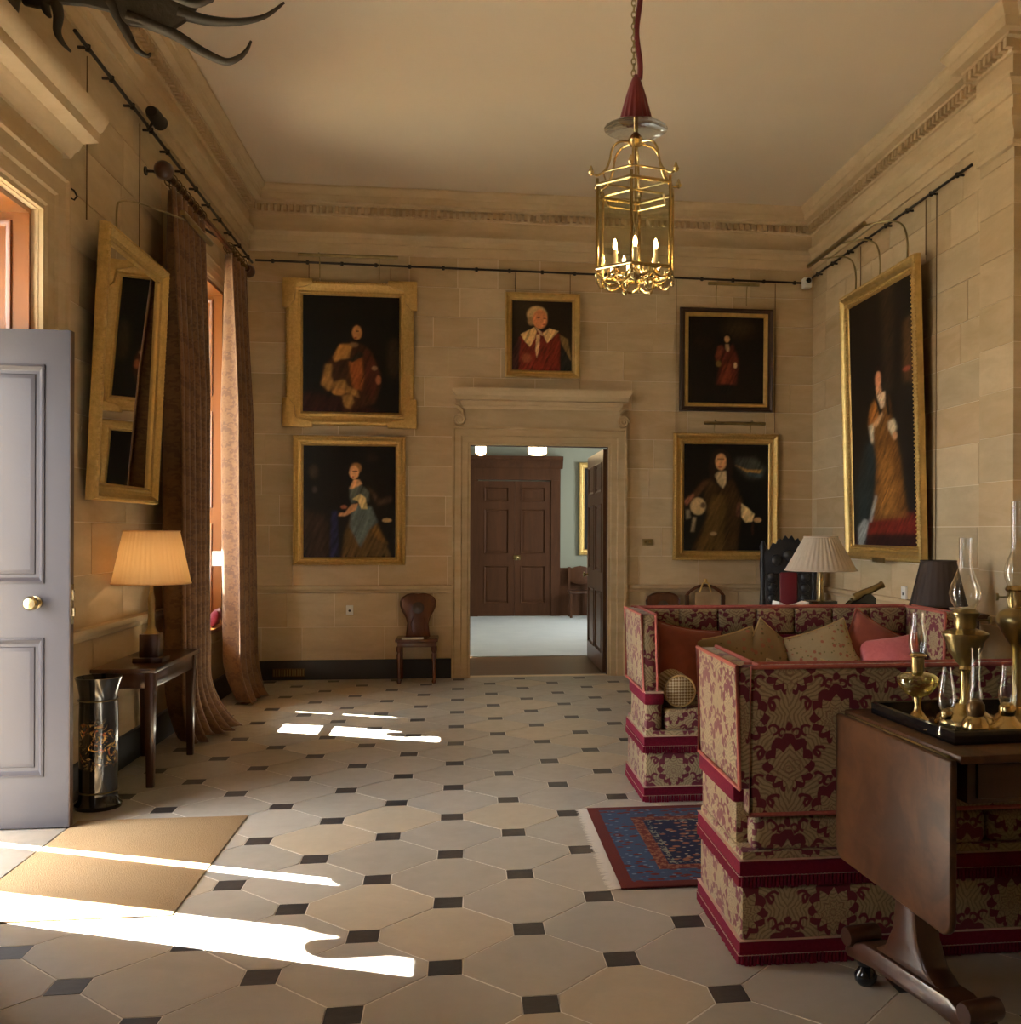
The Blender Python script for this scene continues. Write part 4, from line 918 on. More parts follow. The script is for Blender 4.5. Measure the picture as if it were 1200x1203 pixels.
def make_sofa(label, loc, rz):
    s = thing('knole_sofa', label, 'sofa', loc, rz, 'pair of high-sided damask sofas')
    B(.006, SL - .006, .006, SD - .006, .045, .345).build('base_skirt', 'damask', s, bevel=.012)
    ring = [(0, 0), (0, SD), (SL, SD), (SL, 0), (0, 0)][::-1]
    def ringband(name, z0, z1, out, mat, par):
        pr = [(.012, z0), (-out, z0 + .004), (-out, z1 - .004), (.012, z1)]
        return MB().sweep([(0, 0), (0, SD), (SL, SD), (SL, 0)], pr, True).build(name, mat, par)
    def fringe(zb, zt, nm):
        f = ringband(nm, zb + (zt - zb) * .38, zt, .003, 'crimson_trim', s)
        t = MB(); fringe_run(t, ring, zb, zb + (zt - zb) * .45); tag(t.build('tassels', 'crimson_trim', f, smooth=0, fix=False), kind='stuff')
        ringband('braid_edge', zt - .003, zt + .004, .006, 'trim_white', f); ringband('braid_edge', zb + (zt - zb) * .40, zb + (zt - zb) * .47, .0085, 'trim_white', f)
        return f
    fringe(.004, .085, 'lower_fringe'); fringe(.272, .362, 'upper_fringe')
    B(.006, SL - .006, .006, SD - .006, .34, .392).build('seat_deck', 'damask', s, bevel=.01)
    for k in range(2):
        a = .105 + k * (SL - .21) / 2; B(a + .004, a + (SL - .21) / 2 - .004, .01, SD - .10, .385, .51).build('seat_cushion', 'damask', s, bevel=.035, seg=3)
    for k in range(2):
        a = .04 + k * (SL - .08) / 2; B(a + .004, a + (SL - .08) / 2 - .004, SD - .10, SD - .012, .385, .508).build('rear_bolster', 'damask', s, bevel=.03, seg=3)
    for sx in (0, 1):
        X = lambda x: x if sx == 0 else SL - x
        x0, x1 = sorted((X(.008), X(.10)))
        B(x0, x1, .012, SD - .105, .385, .565).build('arm_base', 'damask', s, bevel=.02)
        x0, x1 = sorted((X(-.002), X(.108)))
        B(x0, x1, .002, SD - .10, .535, .605).build('arm_braid', 'crimson_trim', s, bevel=.012)
        B(x0 + .004, x1 - .004, -.002, SD - .09, .600, .610).build('arm_braid_edge', 'trim_white', s)
        # flared arm panel
        P0 = [(X(.0), .605), (X(.075), .605), (X(.063), 1.03), (X(-.012), 1.03)]
        MB().prism([(p[0], p[1]) for p in P0], .025, SD - .005, 'y').build('arm_panel', 'damask', s, bevel=.012)
        pth = [(X(-.004), .025, .61), (X(-.014), .025, 1.03), (X(-.014), SD - .004, 1.03), (X(-.004), SD - .004, .61)]
        MB().tube(pth, .0085, 6, True).tube([(X(.064), .025, 1.031), (X(.064), SD - .004, 1.031)], .0085, 6).tube([(X(.076), .024, .61), (X(.064), .024, 1.03)], .0085, 6).build('arm_piping', 'salmon_piping', s)
    MB().prism([(SD - .085, .515), (SD - .0, .515), (SD + .012, 1.03), (SD - .072, 1.03)], .03, SL - .03, 'x').build('back_panel', 'damask', s, bevel=.012)
    MB().tube([(.03, SD + .012, 1.03), (SL - .03, SD + .012, 1.03), (SL - .03, SD, .52), (.03, SD, .52)], .0085, 6, True).tube([(.03, SD - .072, 1.03), (SL - .03, SD - .072, 1.03)], .0085, 6).build('back_piping', 'salmon_piping', s)
    B(.06, SL - .06, SD - .098, SD - .07, .835, .862).build('back_braid', 'crimson_trim', s, bevel=.006)
    n = 7
    for k in range(n):
        a = .065 + k * (SL - .13) / n; B(a + .003, a + (SL - .13) / n - .003, SD - .097, SD - .068, .868, 1.022).build('back_pad', 'damask', s, bevel=.016, seg=3)
    return s
make_sofa('crimson and gold damask sofa facing the camera, with back to the far console', (.985, 5.49, 0), 0)
make_sofa('crimson and gold damask sofa seen from behind, beside the drop-leaf table', (.945 + SL, 3.39 + SD, 0), PI)

cushion('cushion', 'rust velvet cushion beside the woven bolster on the far sofa', (1.31, 5.87, .735), (math.radians(68), math.radians(10), math.radians(8)), .42, .42, .13, 'rust_velvet', 'salmon_piping')
cushion('cushion', 'low brownish floral cushion next to the rust cushion', (1.55, 5.80, .715), (math.radians(62), math.radians(-12), 0), .40, .40, .13, 'floral_dark', 'gold_cloth')
cushion('cushion', 'brown floral cushion standing on one corner', (1.80, 5.84, .75), (math.radians(66), math.radians(38), 0), .34, .34, .12, 'floral_dark', 'gold_cloth')
cushion('cushion', 'pale floral cushion leaning in the middle of the far sofa', (2.12, 5.81, .735), (math.radians(64), math.radians(-16), math.radians(4)), .46, .40, .14, 'floral', 'gold_cloth')
cushion('cushion', 'rust velvet cushion behind the pink cushion', (2.45, 5.87, .765), (math.radians(70), math.radians(30), math.radians(-6)), .40, .40, .13, 'rust_velvet', 'salmon_piping')
cushion('cushion', 'pink silk cushion at the right end of the far sofa', (2.52, 5.74, .71), (math.radians(55), math.radians(-8), math.radians(-10)), .40, .38, .14, 'pink_silk')
cushion('cushion', 'gold cushion whose corner peeps over the near sofa back, by its arm', (1.25, 3.63, .80), (math.radians(-72), math.radians(12), 0), .41, .41, .12, 'gold_cloth', 'gold_cloth')
cushion('cushion', 'gold cushion peeping over the near sofa back, next to the drop leaf', (1.47, 3.71, .79), (math.radians(-66), math.radians(14), 0), .41, .41, .12, 'gold_cloth', 'gold_cloth')
t = thing('bolster', 'woven gold bolster lying against the arm of the far sofa', 'cushion', (1.19, 5.52, .605))
MB().lathe([(.0, 0), (.07, 0), (.087, .012), (.09, .03), (.09, .36), (.085, .385), (.06, .40), (0, .40)], (0, 0, 0), 28, False, 'y').build('cover', 'bolster_weave', t)
MB().tube([(.086 * math.cos(a), .010, .086 * math.sin(a)) for a in [k * 2 * PI / 28 for k in range(28)]], .006, 6, True).build('piping', 'gold_cloth', t)

# ---- rug and doormat
t = thing('persian_rug', 'dark blue and red patterned rug between the two sofas', 'rug', (1.60, 4.77, .003))
B(-.95, .95, -.605, .605, 0, .010).build('pile', 'rug', t, bevel=.003)
fr = MB()
for sx in (-1, 1):
    for k in range(150):
        y = -.60 + (k + .5) * 1.2 / 150; l = .045 + random.random() * .02; w_ = (random.random() - .5) * .012
        fr.add([(sx * .948, y - .0035, .003), (sx * .948, y + .0035, .003), (sx * (.95 + l), y + .003 + w_, .001), (sx * (.95 + l), y - .003 + w_, .001), (sx * .948, y, .008)], [(0, 1, 2, 3), (0, 4, 1), (1, 4, 2), (2, 4, 3), (3, 4, 0)])
tag(fr.build('fringe', 'rug_fringe', t, smooth=0, fix=True), kind='stuff')
t = thing('doormat', 'large coir doormat in front of the open entrance door', 'doormat', (0, 0, 0))
B(-1.955, -1.12, 4.09, 5.46, .0015, .006).build('mat_pile', 'coir', t, bevel=.0015)

# ------------------------------------------------------------------ drop-leaf table with oil lamps
TB = thing('drop_leaf_table', 'mahogany drop-leaf table with hanging leaf beside the near sofa', 'table', (1.325, 2.575, 0), math.radians(3.5))
TZ = .895
B(.0, .86, 0, .73, TZ - .024, TZ).build('table_top', 'mahogany_flat', TB, bevel=.006)
rr = .05; lf = [(0, TZ - .012), (0, .40 + rr)]
for k in range(1, 8): a = PI + k / 8 * PI / 2; lf.append((rr + rr * math.cos(a), .40 + rr + rr * math.sin(a)))
lf += [(rr, .40), (.73 - rr, .40)]
for k in range(1, 8): a = 1.5 * PI + k / 8 * PI / 2; lf.append((.73 - rr + rr * math.cos(a), .40 + rr + rr * math.sin(a)))
lf += [(.73, .40 + rr), (.73, TZ - .012)]
MB().prism(lf, -.030, -.008, 'x').build('drop_leaf', 'mahogany_flat', TB, bevel=.007, seg=3)
MB().tube([(-.006, .05, TZ - .014), (-.006, .68, TZ - .014)], .006, 6).build('hinge', 'brass_old', TB)
MB().box(.05, .82, .05, .68, .75, TZ - .024).build('apron', 'mahogany', TB, bevel=.004)
for k in range(2):
    a = .075 + k * .37; d = B(a, a + .35, .038, .052, .765, .862).build('drawer', 'mahogany', TB, bevel=.004)
    MB().lathe([(0, 0), (.008, 0), (.008, -.012), (.016, -.018), (.014, -.03), (0, -.034)], (a + .175, .038, .812), 12, False, 'y').build('knob', 'brass_old', d)
def end_support(x, yaw):
    c = Matrix.Translation((x, .375, 0)) @ Matrix.Rotation(yaw, 4, 'Z')
    post = [(-.16, .165), (-.10, .20), (-.062, .27), (-.05, .36), (-.05, .74), (.05, .74), (.05, .36), (.062, .27), (.10, .20), (.16, .165)]
    MB().prism(post, -.045, .045, 'x').xf(c).build('end_post', 'mahogany', TB, bevel=.012)
    MB().prism([(-.30, .085), (-.315, .11), (-.29, .135), (-.20, .165), (.20, .165), (.29, .135), (.315, .11), (.30, .085), (.15, .10), (-.15, .10)], -.05, .05, 'x').xf(c).build('sledge_foot', 'mahogany', TB, bevel=.01)
    for s in (-1, 1):
        MB().lathe([(0, .0), (.022, .0), (.036, .016), (.038, .034), (.026, .052), (.02, .06), (.028, .07), (.028, .09), (0, .09)], (0, s * .26, 0), 18, False).xf(c).build('bun_foot', 'black_lacquer', TB)
        MB().lathe([(0, -.06), (.03, -.06), (.034, -.05), (.034, .05), (.03, .06), (0, .06)], (0, s * .285, .155), 16, False, 'x').xf(c).build('scroll_end', 'mahogany', TB)
end_support(.075, math.radians(9)); end_support(.76, math.radians(-9))
tr = thing('tray', 'black lacquer tray on the drop-leaf table, holding oil lamps', 'tray', (1.325, 2.575, 0), math.radians(3.5))
MB().box(.055, .80, .125, .64, TZ + .0008, TZ + .008).build('tray_floor', 'black_lacquer', tr)
MB().sweep([(.055, .125), (.055, .64), (.80, .64), (.80, .125)], [(0, TZ + .001), (0, TZ + .036), (.006, TZ + .04), (.012, TZ + .036), (.012, TZ + .008)], True).build('tray_rim', 'black_lacquer', tr)
LZ = TZ + .0085
def oil_lamp(label, x, y, parts, knob=None, name='oil_lamp', group='oil lamps on the lacquer tray'):
    t = thing(name, label, 'oil lamp', (x, y, LZ), 0, group)
    for nm, mat, prof, cap in parts: MB().lathe(prof, (0, 0, 0), 28, cap).build(nm, mat, t, smooth=50)
    if knob:
        z, l, an = knob; dx, dy = math.cos(an), math.sin(an)
        MB().tube([(dx * .02, dy * .02, z), (dx * l, dy * l, z)], .003, 6).build('wick_stem', 'brass_old', t)
        q = Vector((dx, dy, 0)).to_track_quat('Z', 'Y').to_matrix().to_4x4(); q.translation = (dx * l, dy * l, z)
        MB().lathe([(0, -.003), (.012, -.003), (.012, .004), (0, .004)], (0, 0, 0), 12, False).xf(q).build('wick_knob', 'brass_old', t)
    return t
def chim(z0, prof): return [(r, z0 + h) for r, h in prof]
oil_lamp('tall brass pedestal oil lamp with bulbous clear chimney, centre of the tray', 1.523, 2.935, [
    ('base', 'brass', [(.0, 0), (.088, 0), (.09, .012), (.082, .03), (.06, .048), (.035, .058), (.022, .07)], False),
    ('column', 'brass', [(.022, .07), (.016, .085), (.014, .12), (.014, .165), (.02, .175), (.016, .185)], False),
    ('font', 'brass_old', [(.016, .185), (.03, .20), (.05, .235), (.058, .26), (.068, .275), (.07, .285), (.055, .292), (.03, .30), (0, .30)], False),
    ('burner', 'brass_old', [(.03, .298), (.034, .31), (.034, .33), (.042, .338), (.044, .348), (.036, .352), (.03, .36), (.0, .362)], False),
    ('chimney', 'lamp_glass', chim(.355, [(.028, 0), (.032, .008), (.044, .03), (.048, .05), (.043, .075), (.030, .105), (.021, .13), (.019, .16), (.020, .222)]), False)], (.325, .075, -.15))
oil_lamp('tallest brass oil lamp at the edge of the picture, with slender chimney', 1.690, 2.93, [
    ('base', 'brass', [(.0, 0), (.075, 0), (.076, .012), (.06, .03), (.03, .05), (.02, .06)], False),
    ('column', 'brass_old', [(.02, .06), (.015, .08), (.014, .18), (.015, .235), (.022, .25)], False),
    ('font', 'brass_old', [(.022, .25), (.045, .285), (.062, .315), (.064, .33), (.05, .35), (.03, .36), (0, .362)], False),
    ('burner', 'brass', [(.026, .36), (.03, .375), (.03, .41), (.036, .418), (.03, .43), (0, .43)], False),
    ('chimney', 'lamp_glass', chim(.425, [(.025, 0), (.030, .01), (.038, .03), (.040, .05), (.032, .08), (.021, .105), (.018, .13), (.018, .265)]), False)], (.395, .06, 2.9))
oil_lamp('oil lamp with shallow yellow-green glass bowl on a small brass foot', 1.415, 3.03, [
    ('foot', 'brass', [(.0, 0), (.034, 0), (.036, .006), (.026, .016), (.012, .035), (.010, .055), (.014, .075)], False),
    ('bowl', 'green_glass', [(.012, .074), (.03, .082), (.052, .10), (.064, .122), (.064, .136), (.05, .148), (.02, .155), (0, .155)], False),
    ('burner', 'brass_old', [(.018, .154), (.020, .17), (.020, .20), (.028, .206), (.018, .214), (0, .214)], False),
    ('chimney', 'lamp_glass', chim(.205, [(.020, 0), (.026, .02), (.03, .045), (.026, .075), (.020, .10), (.019, .135)]), False)])
oil_lamp('tiny clear glass oil lamp at the front corner of the tray', 1.392, 2.79, [
    ('font', 'lamp_glass', [(.0, 0), (.028, 0), (.03, .006), (.026, .03), (.018, .045), (.012, .05)], False),
    ('burner', 'brass', [(.012, .05), (.016, .055), (.018, .07), (.012, .08), (0, .082)], False),
    ('chimney', 'lamp_glass', chim(.076, [(.016, 0), (.024, .015), (.027, .035), (.022, .07), (.014, .11), (.012, .125)]), False)])
oil_lamp('small oil lamp with tall straight glass tube in front of the pedestal lamp', 1.486, 2.80, [
    ('font', 'brass', [(.0, 0), (.038, 0), (.042, .012), (.041, .03), (.032, .05), (.022, .058)], False),
    ('burner', 'bronze', [(.022, .056), (.026, .07), (.026, .09), (.018, .10), (0, .102)], False),
    ('chimney', 'lamp_glass', chim(.095, [(.019, 0), (.020, .03), (.014, .045), (.013, .16)]), False)])
oil_lamp('low brass oil lamp with short tapering chimney, near the front rim', 1.588, 2.805, [
    ('font', 'brass', [(.0, 0), (.055, 0), (.058, .01), (.05, .025), (.03, .04), (.02, .055)], False),
    ('burner', 'brass', [(.02, .055), (.024, .065), (.024, .08), (.014, .092), (0, .092)], False),
    ('chimney', 'lamp_glass', chim(.088, [(.020, 0), (.026, .02), (.027, .04), (.021, .075), (.017, .115)]), False)])
t = thing('brass_key', 'small brass key lying on the tray by the glass bowl lamp', 'key', (1.395, 2.885, LZ + .0045), .6)
MB().tube([(-.022, 0, 0), (.016, 0, 0)], .004, 6).box(.006, .014, -.010, 0, -.002, .002).build('shank', 'brass', t)
MB().tube([(-.030 + .010 * math.cos(a), .010 * math.sin(a), 0) for a in [k * PI / 6 for k in range(12)]], .003, 6, True).build('bow', 'brass', t)

# ------------------------------------------------------------------ console behind the far sofa
ct = thing('console_table', 'dark wooden console table standing behind the far sofa', 'table', (0, 0, 0))
B(1.95, 3.42, 6.26, 6.70, .925, .955).build('table_top', 'mahogany_flat', ct, bevel=.006)
B(2.0, 3.37, 6.30, 6.66, .83, .925).build('apron', 'mahogany', ct)
for x in (2.03, 3.34):
    for y in (6.33, 6.63): B(x - .025, x + .025, y - .025, y + .025, 0, .83).build('leg', 'mahogany', ct, bevel=.004)
def table_lamp(name, label, loc, parts, shade):
    t = thing(name, label, 'lamp', loc)
    for nm, mat, b in parts: b.build(nm, mat, t, bevel=.003 if nm in ('plinth', 'base') else 0)
    r0, r1, z0, z1, mat, pl = shade
    def fn(u, v):
        a = u * 2 * PI; r = r0 + (r1 - r0) * v; r *= 1 + .012 * math.cos(a * pl); return (r * math.cos(a), r * math.sin(a), z0 + (z1 - z0) * v)
    sh = grid_mesh('lamp_shade', fn, pl * 4, 6, mat, t, True)
    for r, z in ((r0, z0), (r1, z1)): MB().tube([(r * 1.008 * math.cos(a), r * 1.008 * math.sin(a), z) for a in [k * 2 * PI / 48 for k in range(48)]], .005, 6, True).build('shade_trim', mat, sh)
    return t
table_lamp('table_lamp', 'table lamp with wide pale pleated shade on the console', (2.335, 6.45, .9555), [
    ('base', 'black_lacquer', B(-.085, .085, -.085, .085, 0, .085)), ('column', 'brass_old', MB().lathe([(.03, .085), (.022, .10), (.018, .13), (.018, .28), (.012, .30), (.008, .42)], (0, 0, 0), 16))], (.232, .108, .285, .505, 'shade_pale', 40))
table_lamp('table_lamp', 'table lamp with dark brown shade behind the oil lamps', (3.17, 6.48, .9555), [
    ('base', 'bronze', MB().lathe([(.0, 0), (.08, 0), (.07, .03), (.03, .05), (.02, .08), (.015, .22)], (0, 0, 0), 16))], (.185, .115, .05, .345, 'dark_shade', 24))
cn = thing('model_cannon', 'small dark model cannon on the console beside the pale lamp', 'model cannon', (2.62, 6.44, .9555))
MB().prism([(-.11, 0), (.08, 0), (.08, .10), (.045, .13), (.0, .125), (-.04, .09), (-.08, .085), (-.12, .05)], -.04, .04, 'y').build('carriage', 'black_lacquer', cn, bevel=.006)
q = Matrix.Translation((.0, 0, .125)) @ Matrix.Rotation(math.radians(65), 4, 'Y')
MB().lathe([(0, -.09), (.014, -.09), (.012, -.075), (.03, -.065), (.03, .0), (.024, .05), (.02, .13), (.026, .14), (.026, .155), (.012, .157), (0, .14)], (0, 0, 0), 20, False).xf(q).build('barrel', 'brass_old', cn)
for s in (-1, 1):
    for x in (-.07, .05): MB().lathe([(0, -.008), (.03, -.008), (.03, .008), (0, .008)], (x, s * .05, .031), 16, False, 'y').build('wheel', 'iron', cn)
t = thing('open_book', 'white open book resting on a raised block on the console', 'book', (2.12, 6.42, .9555))
B(-.10, .10, -.06, .06, 0, .04).build('block', 'black_lacquer', t)
MB().prism([(-.105, .047), (-.10, .085), (-.05, .063), (0, .053), (.05, .063), (.10, .081), (.105, .045), (0, .0402)], -.07, .07, 'y').build('pages', 'paper', t)
# carved chair in the corner
cc = thing('carved_chair', 'tall carved black chair with crimson upholstery in the corner', 'chair', (3.13, 9.45, 0), math.radians(-10))
B(-.27, .27, -.25, .25, .40, .47).build('seat', 'red_leather', cc, bevel=.02)
for x in (-.25, .25):
    MB().lathe([(.03, 0), (.022, .05), (.032, .15), (.02, .3), (.032, .4)], (x, -.23, 0), 10).build('leg', 'black_carved', cc)
    MB().lathe([(.028, 0), (.028, .5), (.022, .6), (.034, .75), (.024, .95), (.034, 1.15), (.026, 1.28), (.034, 1.34), (.012, 1.40)], (x, .23, 0), 10).build('back_post', 'black_carved', cc)
crest = [(-.25, 1.08)]
for k in range(17):
    a = k / 16; crest.append((-.25 + .5 * a, 1.26 + .17 * math.sin(a * PI) + (.03 if k % 2 else -.012)))
crest.append((.25, 1.08))
MB().prism(crest, .205, .245, 'y').build('crest', 'black_carved', cc, bevel=.008)
MB().box(-.23, -.09, .21, .245, .55, 1.09).box(.09, .23, .21, .245, .55, 1.09).build('side_splat', 'black_carved', cc, bevel=.008)
for k in range(5):
    for x in (-.16, .16): MB().lathe([(0, 0), (.05, 0), (.045, -.02), (.02, -.035), (0, -.035)], (x, .212, .62 + k * .105), 9, False, 'y').build('carved_boss', 'black_carved', cc)
for k in range(3): MB().lathe([(0, 0), (.06, 0), (.05, -.025), (.02, -.04), (0, -.04)], (-.12 + k * .12, .208, 1.21 + (.05 if k == 1 else 0)), 9, False, 'y').build('carved_boss', 'black_carved', cc)
B(-.085, .085, .19, .24, .52, 1.09).build('back_pad', 'red_leather', cc, bevel=.012)

# ------------------------------------------------------------------ hall chairs by the inner doorway
def hall_chair(label, x, card):
    t = thing('hall_chair', label, 'chair', (x, 10.135, 0), 0, 'pair of hall chairs')
    B(-.205, .205, -.185, .17, .405, .435).build('seat', 'chair_wood', t, bevel=.008)
    B(-.185, .185, -.165, .15, .355, .405).build('seat_rail', 'chair_wood', t, bevel=.004)
    for sx in (-1, 1):
        MB().lathe([(.016, 0), (.022, .02), (.014, .04), (.02, .2), (.026, .28), (.018, .30), (.028, .32), (.028, .36)], (sx * .168, -.148, 0), 14).build('leg', 'chair_wood', t)
        MB().prism([(.12, .36), (.155, .36), (.185, 0), (.155, 0)], sx * .165 - .017, sx * .165 + .017, 'x').build('leg', 'chair_wood', t, bevel=.003)
    half = [(.115, .43), (.105, .50), (.10, .56), (.115, .62), (.15, .68), (.172, .73), (.175, .775), (.155, .815), (.115, .84), (.06, .853)]
    pts = half + [(0, .856)] + [(-a, b) for a, b in half[::-1]]
    sh = Matrix.Translation((0, .135, .43)) @ Matrix.Rotation(math.radians(-5), 4, 'X') @ Matrix.Translation((0, 0, -.43))
    MB().prism(pts, -.014, .014, 'y').xf(sh).build('backrest', 'chair_wood', t, bevel=.006)
    rim = [(a * .98, -.018, b) for a, b in half] + [(0, -.018, .848)] + [(-a * .98, -.018, b) for a, b in half[::-1]]
    MB().tube(rim, .010, 6).xf(sh).build('back_moulding', 'chair_wood', t)
    MB().lathe([(0, -.016), (.05, -.016), (.06, -.024), (.045, -.03), (.02, -.03), (0, -.034)], (0, 0, .715), 20, False, 'y').xf(sh).build('oval_boss', 'mahogany', t)
    MB().tube([(-.05, -.018, .62), (-.075, -.018, .55), (-.06, -.018, .47)], .007, 6).tube([(.05, -.018, .62), (.075, -.018, .55), (.06, -.018, .47)], .007, 6).xf(sh).build('scroll_relief', 'chair_wood', t)
    return t
hall_chair('polished wooden hall chair with balloon back beside the inner doorway', -.465, True)
hall_chair('wooden hall chair mostly hidden behind the far sofa, only its crest showing', 2.03, False)
t = thing('paper_notice', 'white card lying on the seat of the hall chair', 'card', (-.50, 10.02, .4355), .05)
B(-.11, .10, -.09, .06, 0, .006).build('sheet', 'paper', t)
t = thing('side_chair', 'low-backed wooden chair with gilt crest behind the far sofa', 'chair', (2.47, 10.10, 0), 0)
B(-.22, .22, -.2, .2, .41, .45).build('seat', 'mahogany', t, bevel=.01)
for x in (-.19, .19):
    MB().box(x - .02, x + .02, -.18, -.14, 0, .41).build('leg', 'mahogany', t); MB().box(x - .02, x + .02, .14, .18, 0, .83).build('back_post', 'mahogany', t)
MB().tube([(-.2 + .4 * k / 12, .16, .82 + .11 * math.sin(PI * k / 12) ** .7) for k in range(13)], .016, 8).build('crest_rail', 'chair_wood', t)
MB().tube([(-.06, .14, .86), (-.03, .14, .95), (0, .14, .97), (.03, .14, .95), (.06, .14, .86)], .010, 6).lathe([(0, -.02), (.02, -.01), (.02, .01), (0, .02)], (0, .14, .985), 10, False).build('gilt_crest', 'gilt_smooth', t)

# ------------------------------------------------------------------ left side: console, lamp, umbrella stand, curtains
lt = thing('side_table', 'narrow dark side table under the tilted mirror', 'table', (0, 0, 0))
B(-2.125, -1.765, 6.09, 7.06, .668, .693).build('table_top', 'mahogany', lt, bevel=.005)
MB().box(-2.115, -1.785, 6.12, 7.03, .575, .668).build('apron', 'mahogany', lt, bevel=.003)
for x in (-2.095, -1.805):
    for y in (6.14, 7.0):
        z = 0; MB().add([(x - .02, y - .02, 0), (x + .02, y - .02, 0), (x + .02, y + .02, 0), (x - .02, y + .02, 0), (x - .028, y - .028, .668), (x + .028, y - .028, .668), (x + .028, y + .028, .668), (x - .028, y + .028, .668)], [(3, 2, 1, 0), (4, 5, 6, 7), (0, 1, 5, 4), (1, 2, 6, 5), (2, 3, 7, 6), (3, 0, 4, 7)]).build('leg', 'mahogany', lt, bevel=.004)
tl = table_lamp('table_lamp', 'lit table lamp with warm cream pleated shade on the side table', (-1.885, 6.42, .6935), [
    ('plinth', 'mahogany', B(-.085, .085, -.085, .085, 0, .03)), ('base', 'mahogany', B(-.055, .055, -.055, .055, .03, .17)), ('column', 'brass_old', MB().lathe([(.045, .17), (.03, .19), (.022, .21), (.018, .30), (.022, .38), (.012, .42), (.008, .60)], (0, 0, 0), 18))], (.222, .158, .475, .79, 'shade_cream', 44))
MB().lathe([(0, .56), (.015, .56), (.03, .59), (.03, .61), (.018, .64), (0, .65)], (0, 0, 0), 14, False).build('bulb', 'bulb_lamp', tl)
t = thing('umbrella_stand', 'black lacquer umbrella stand with gold floral decoration behind the door edge', 'umbrella stand', (-1.955, 5.74, 0))
MB().lathe([(.0, 0), (.115, 0), (.118, .02), (.10, .04), (.095, .08), (.098, .45), (.094, .60), (.105, .66), (.118, .70), (.112, .702), (.095, .66), (.088, .60), (.085, .05), (0, .05)], (0, 0, 0), 36, False).build('body', 'ceramic_black', t)
for z in (.09, .58): MB().tube([(.099 * math.cos(a), .099 * math.sin(a), z) for a in [k * 2 * PI / 36 for k in range(36)]], .004, 6, True).build('gold_band', 'brass_old', t)

def curtain(label, yt, yb, xc, zt, npl, flare, kick, ph, x_in):
    t = thing('curtain', label, 'curtain', (0, 0, 0), 0, 'window curtains')
    def fn(u, v):
        z = zt * (1 - v); w = u + .015 * math.sin(9 * u + 4 * v)
        y = (yt[0] + (yt[1] - yt[0]) * w) * (1 - v) + (yb[0] + (yb[1] - yb[0]) * w) * v
        a = .035 + .045 * min(1, v * 3); s = math.sin(2 * PI * npl * u + ph + .5 * math.sin(3 * v + u * 5)); s = math.copysign(abs(s) ** .8, s)
        x = xc + a * s + x_in * v
        low = max(0, (v - .88) / .12); x += flare * low ** 2 * (1 + .3 * math.sin(11 * u)); 
        x += kick * low ** 2 * (u if kick > 0 else 0); y += .03 * low ** 2 * math.sin(17 * u)
        return (x, y, max(z, .012 + .012 * (1 + math.sin(23 * u))))
    o = grid_mesh('drape', fn, 150, 70, 'curtain', t, smooth=80)
    sm = o.modifiers.new('thickness', 'SOLIDIFY'); sm.thickness = .006
    # uv by cloth length
    uvl = o.data.uv_layers[0]; ln = 1.6
    for poly in o.data.polygons:
        for li in poly.loop_indices:
            vi = o.data.loops[li].vertex_index; uvl.data[li].uv = ((vi % 150) / 149 * ln, (1 - (vi // 150) / 69) * zt)
    hd = MB()
    for k in range(npl + 2):
        y = yt[0] + (yt[1] - yt[0]) * (k + .5) / (npl + 2)
        hd.tube([(xc + .042 * math.cos(a), y, 3.855 + .042 * math.sin(a)) for a in [q * 2 * PI / 16 for q in range(16)]], .005, 5, True)
    hd.build('curtain_rings', 'bronze', t)
    return t
curtain('dark patterned curtain hanging in heavy folds beside the tilted mirror', (7.10, 7.99), (7.20, 7.93), -1.985, 3.80, 6, .06, .20, .4, .02)
curtain('far patterned curtain lit by the window, trailing on the floor', (8.74, 9.36), (8.78, 9.52), -1.975, 3.80, 4, .10, .0, 1.2, .03)
t = thing('curtain_pole', 'dark wooden curtain pole with ball finials above the window', 'curtain pole')
MB().tube([(-1.975, 7.05, 3.855), (-1.975, 9.48, 3.855)], .024, 12).build('pole', 'chair_wood', t)
for y, s in ((7.05, -1), (9.48, 1)):
    MB().lathe([(0, 0), (.034, 0), (.034, .012), (.02, .025), (.045, .045), (.062, .085), (.055, .125), (.03, .15), (0, .156)], (0, 0, 0), 20, False).xf(Matrix.Translation((-1.975, y, 3.855)) @ Matrix.Rotation(math.radians(-90 * s), 4, 'X')).build('finial', 'mahogany', t)
for y in (7.12, 8.40, 9.42):
    MB().tube([(XL, y, 3.90), (XL + .06, y, 3.90), (-1.975, y, 3.83)], .010, 8).lathe([(0, 0), (.03, 0), (.03, .012), (0, .012)], (XL, y, 3.90), 12, False, 'x').build('bracket', 'iron', t)
cushion('cushion', 'dark red cushion on the window seat between the curtains', (-2.13, 9.06, .735), (math.radians(8), math.radians(-72), 0), .15, .24, .09, 'crimson')
t = thing('window_card', 'small white card on the wooden window reveal', 'card', (-2.19, 9.316, 1.17))
B(-.05, .05, -.004, 0, 0, .13).build('sheet', 'paper', t)

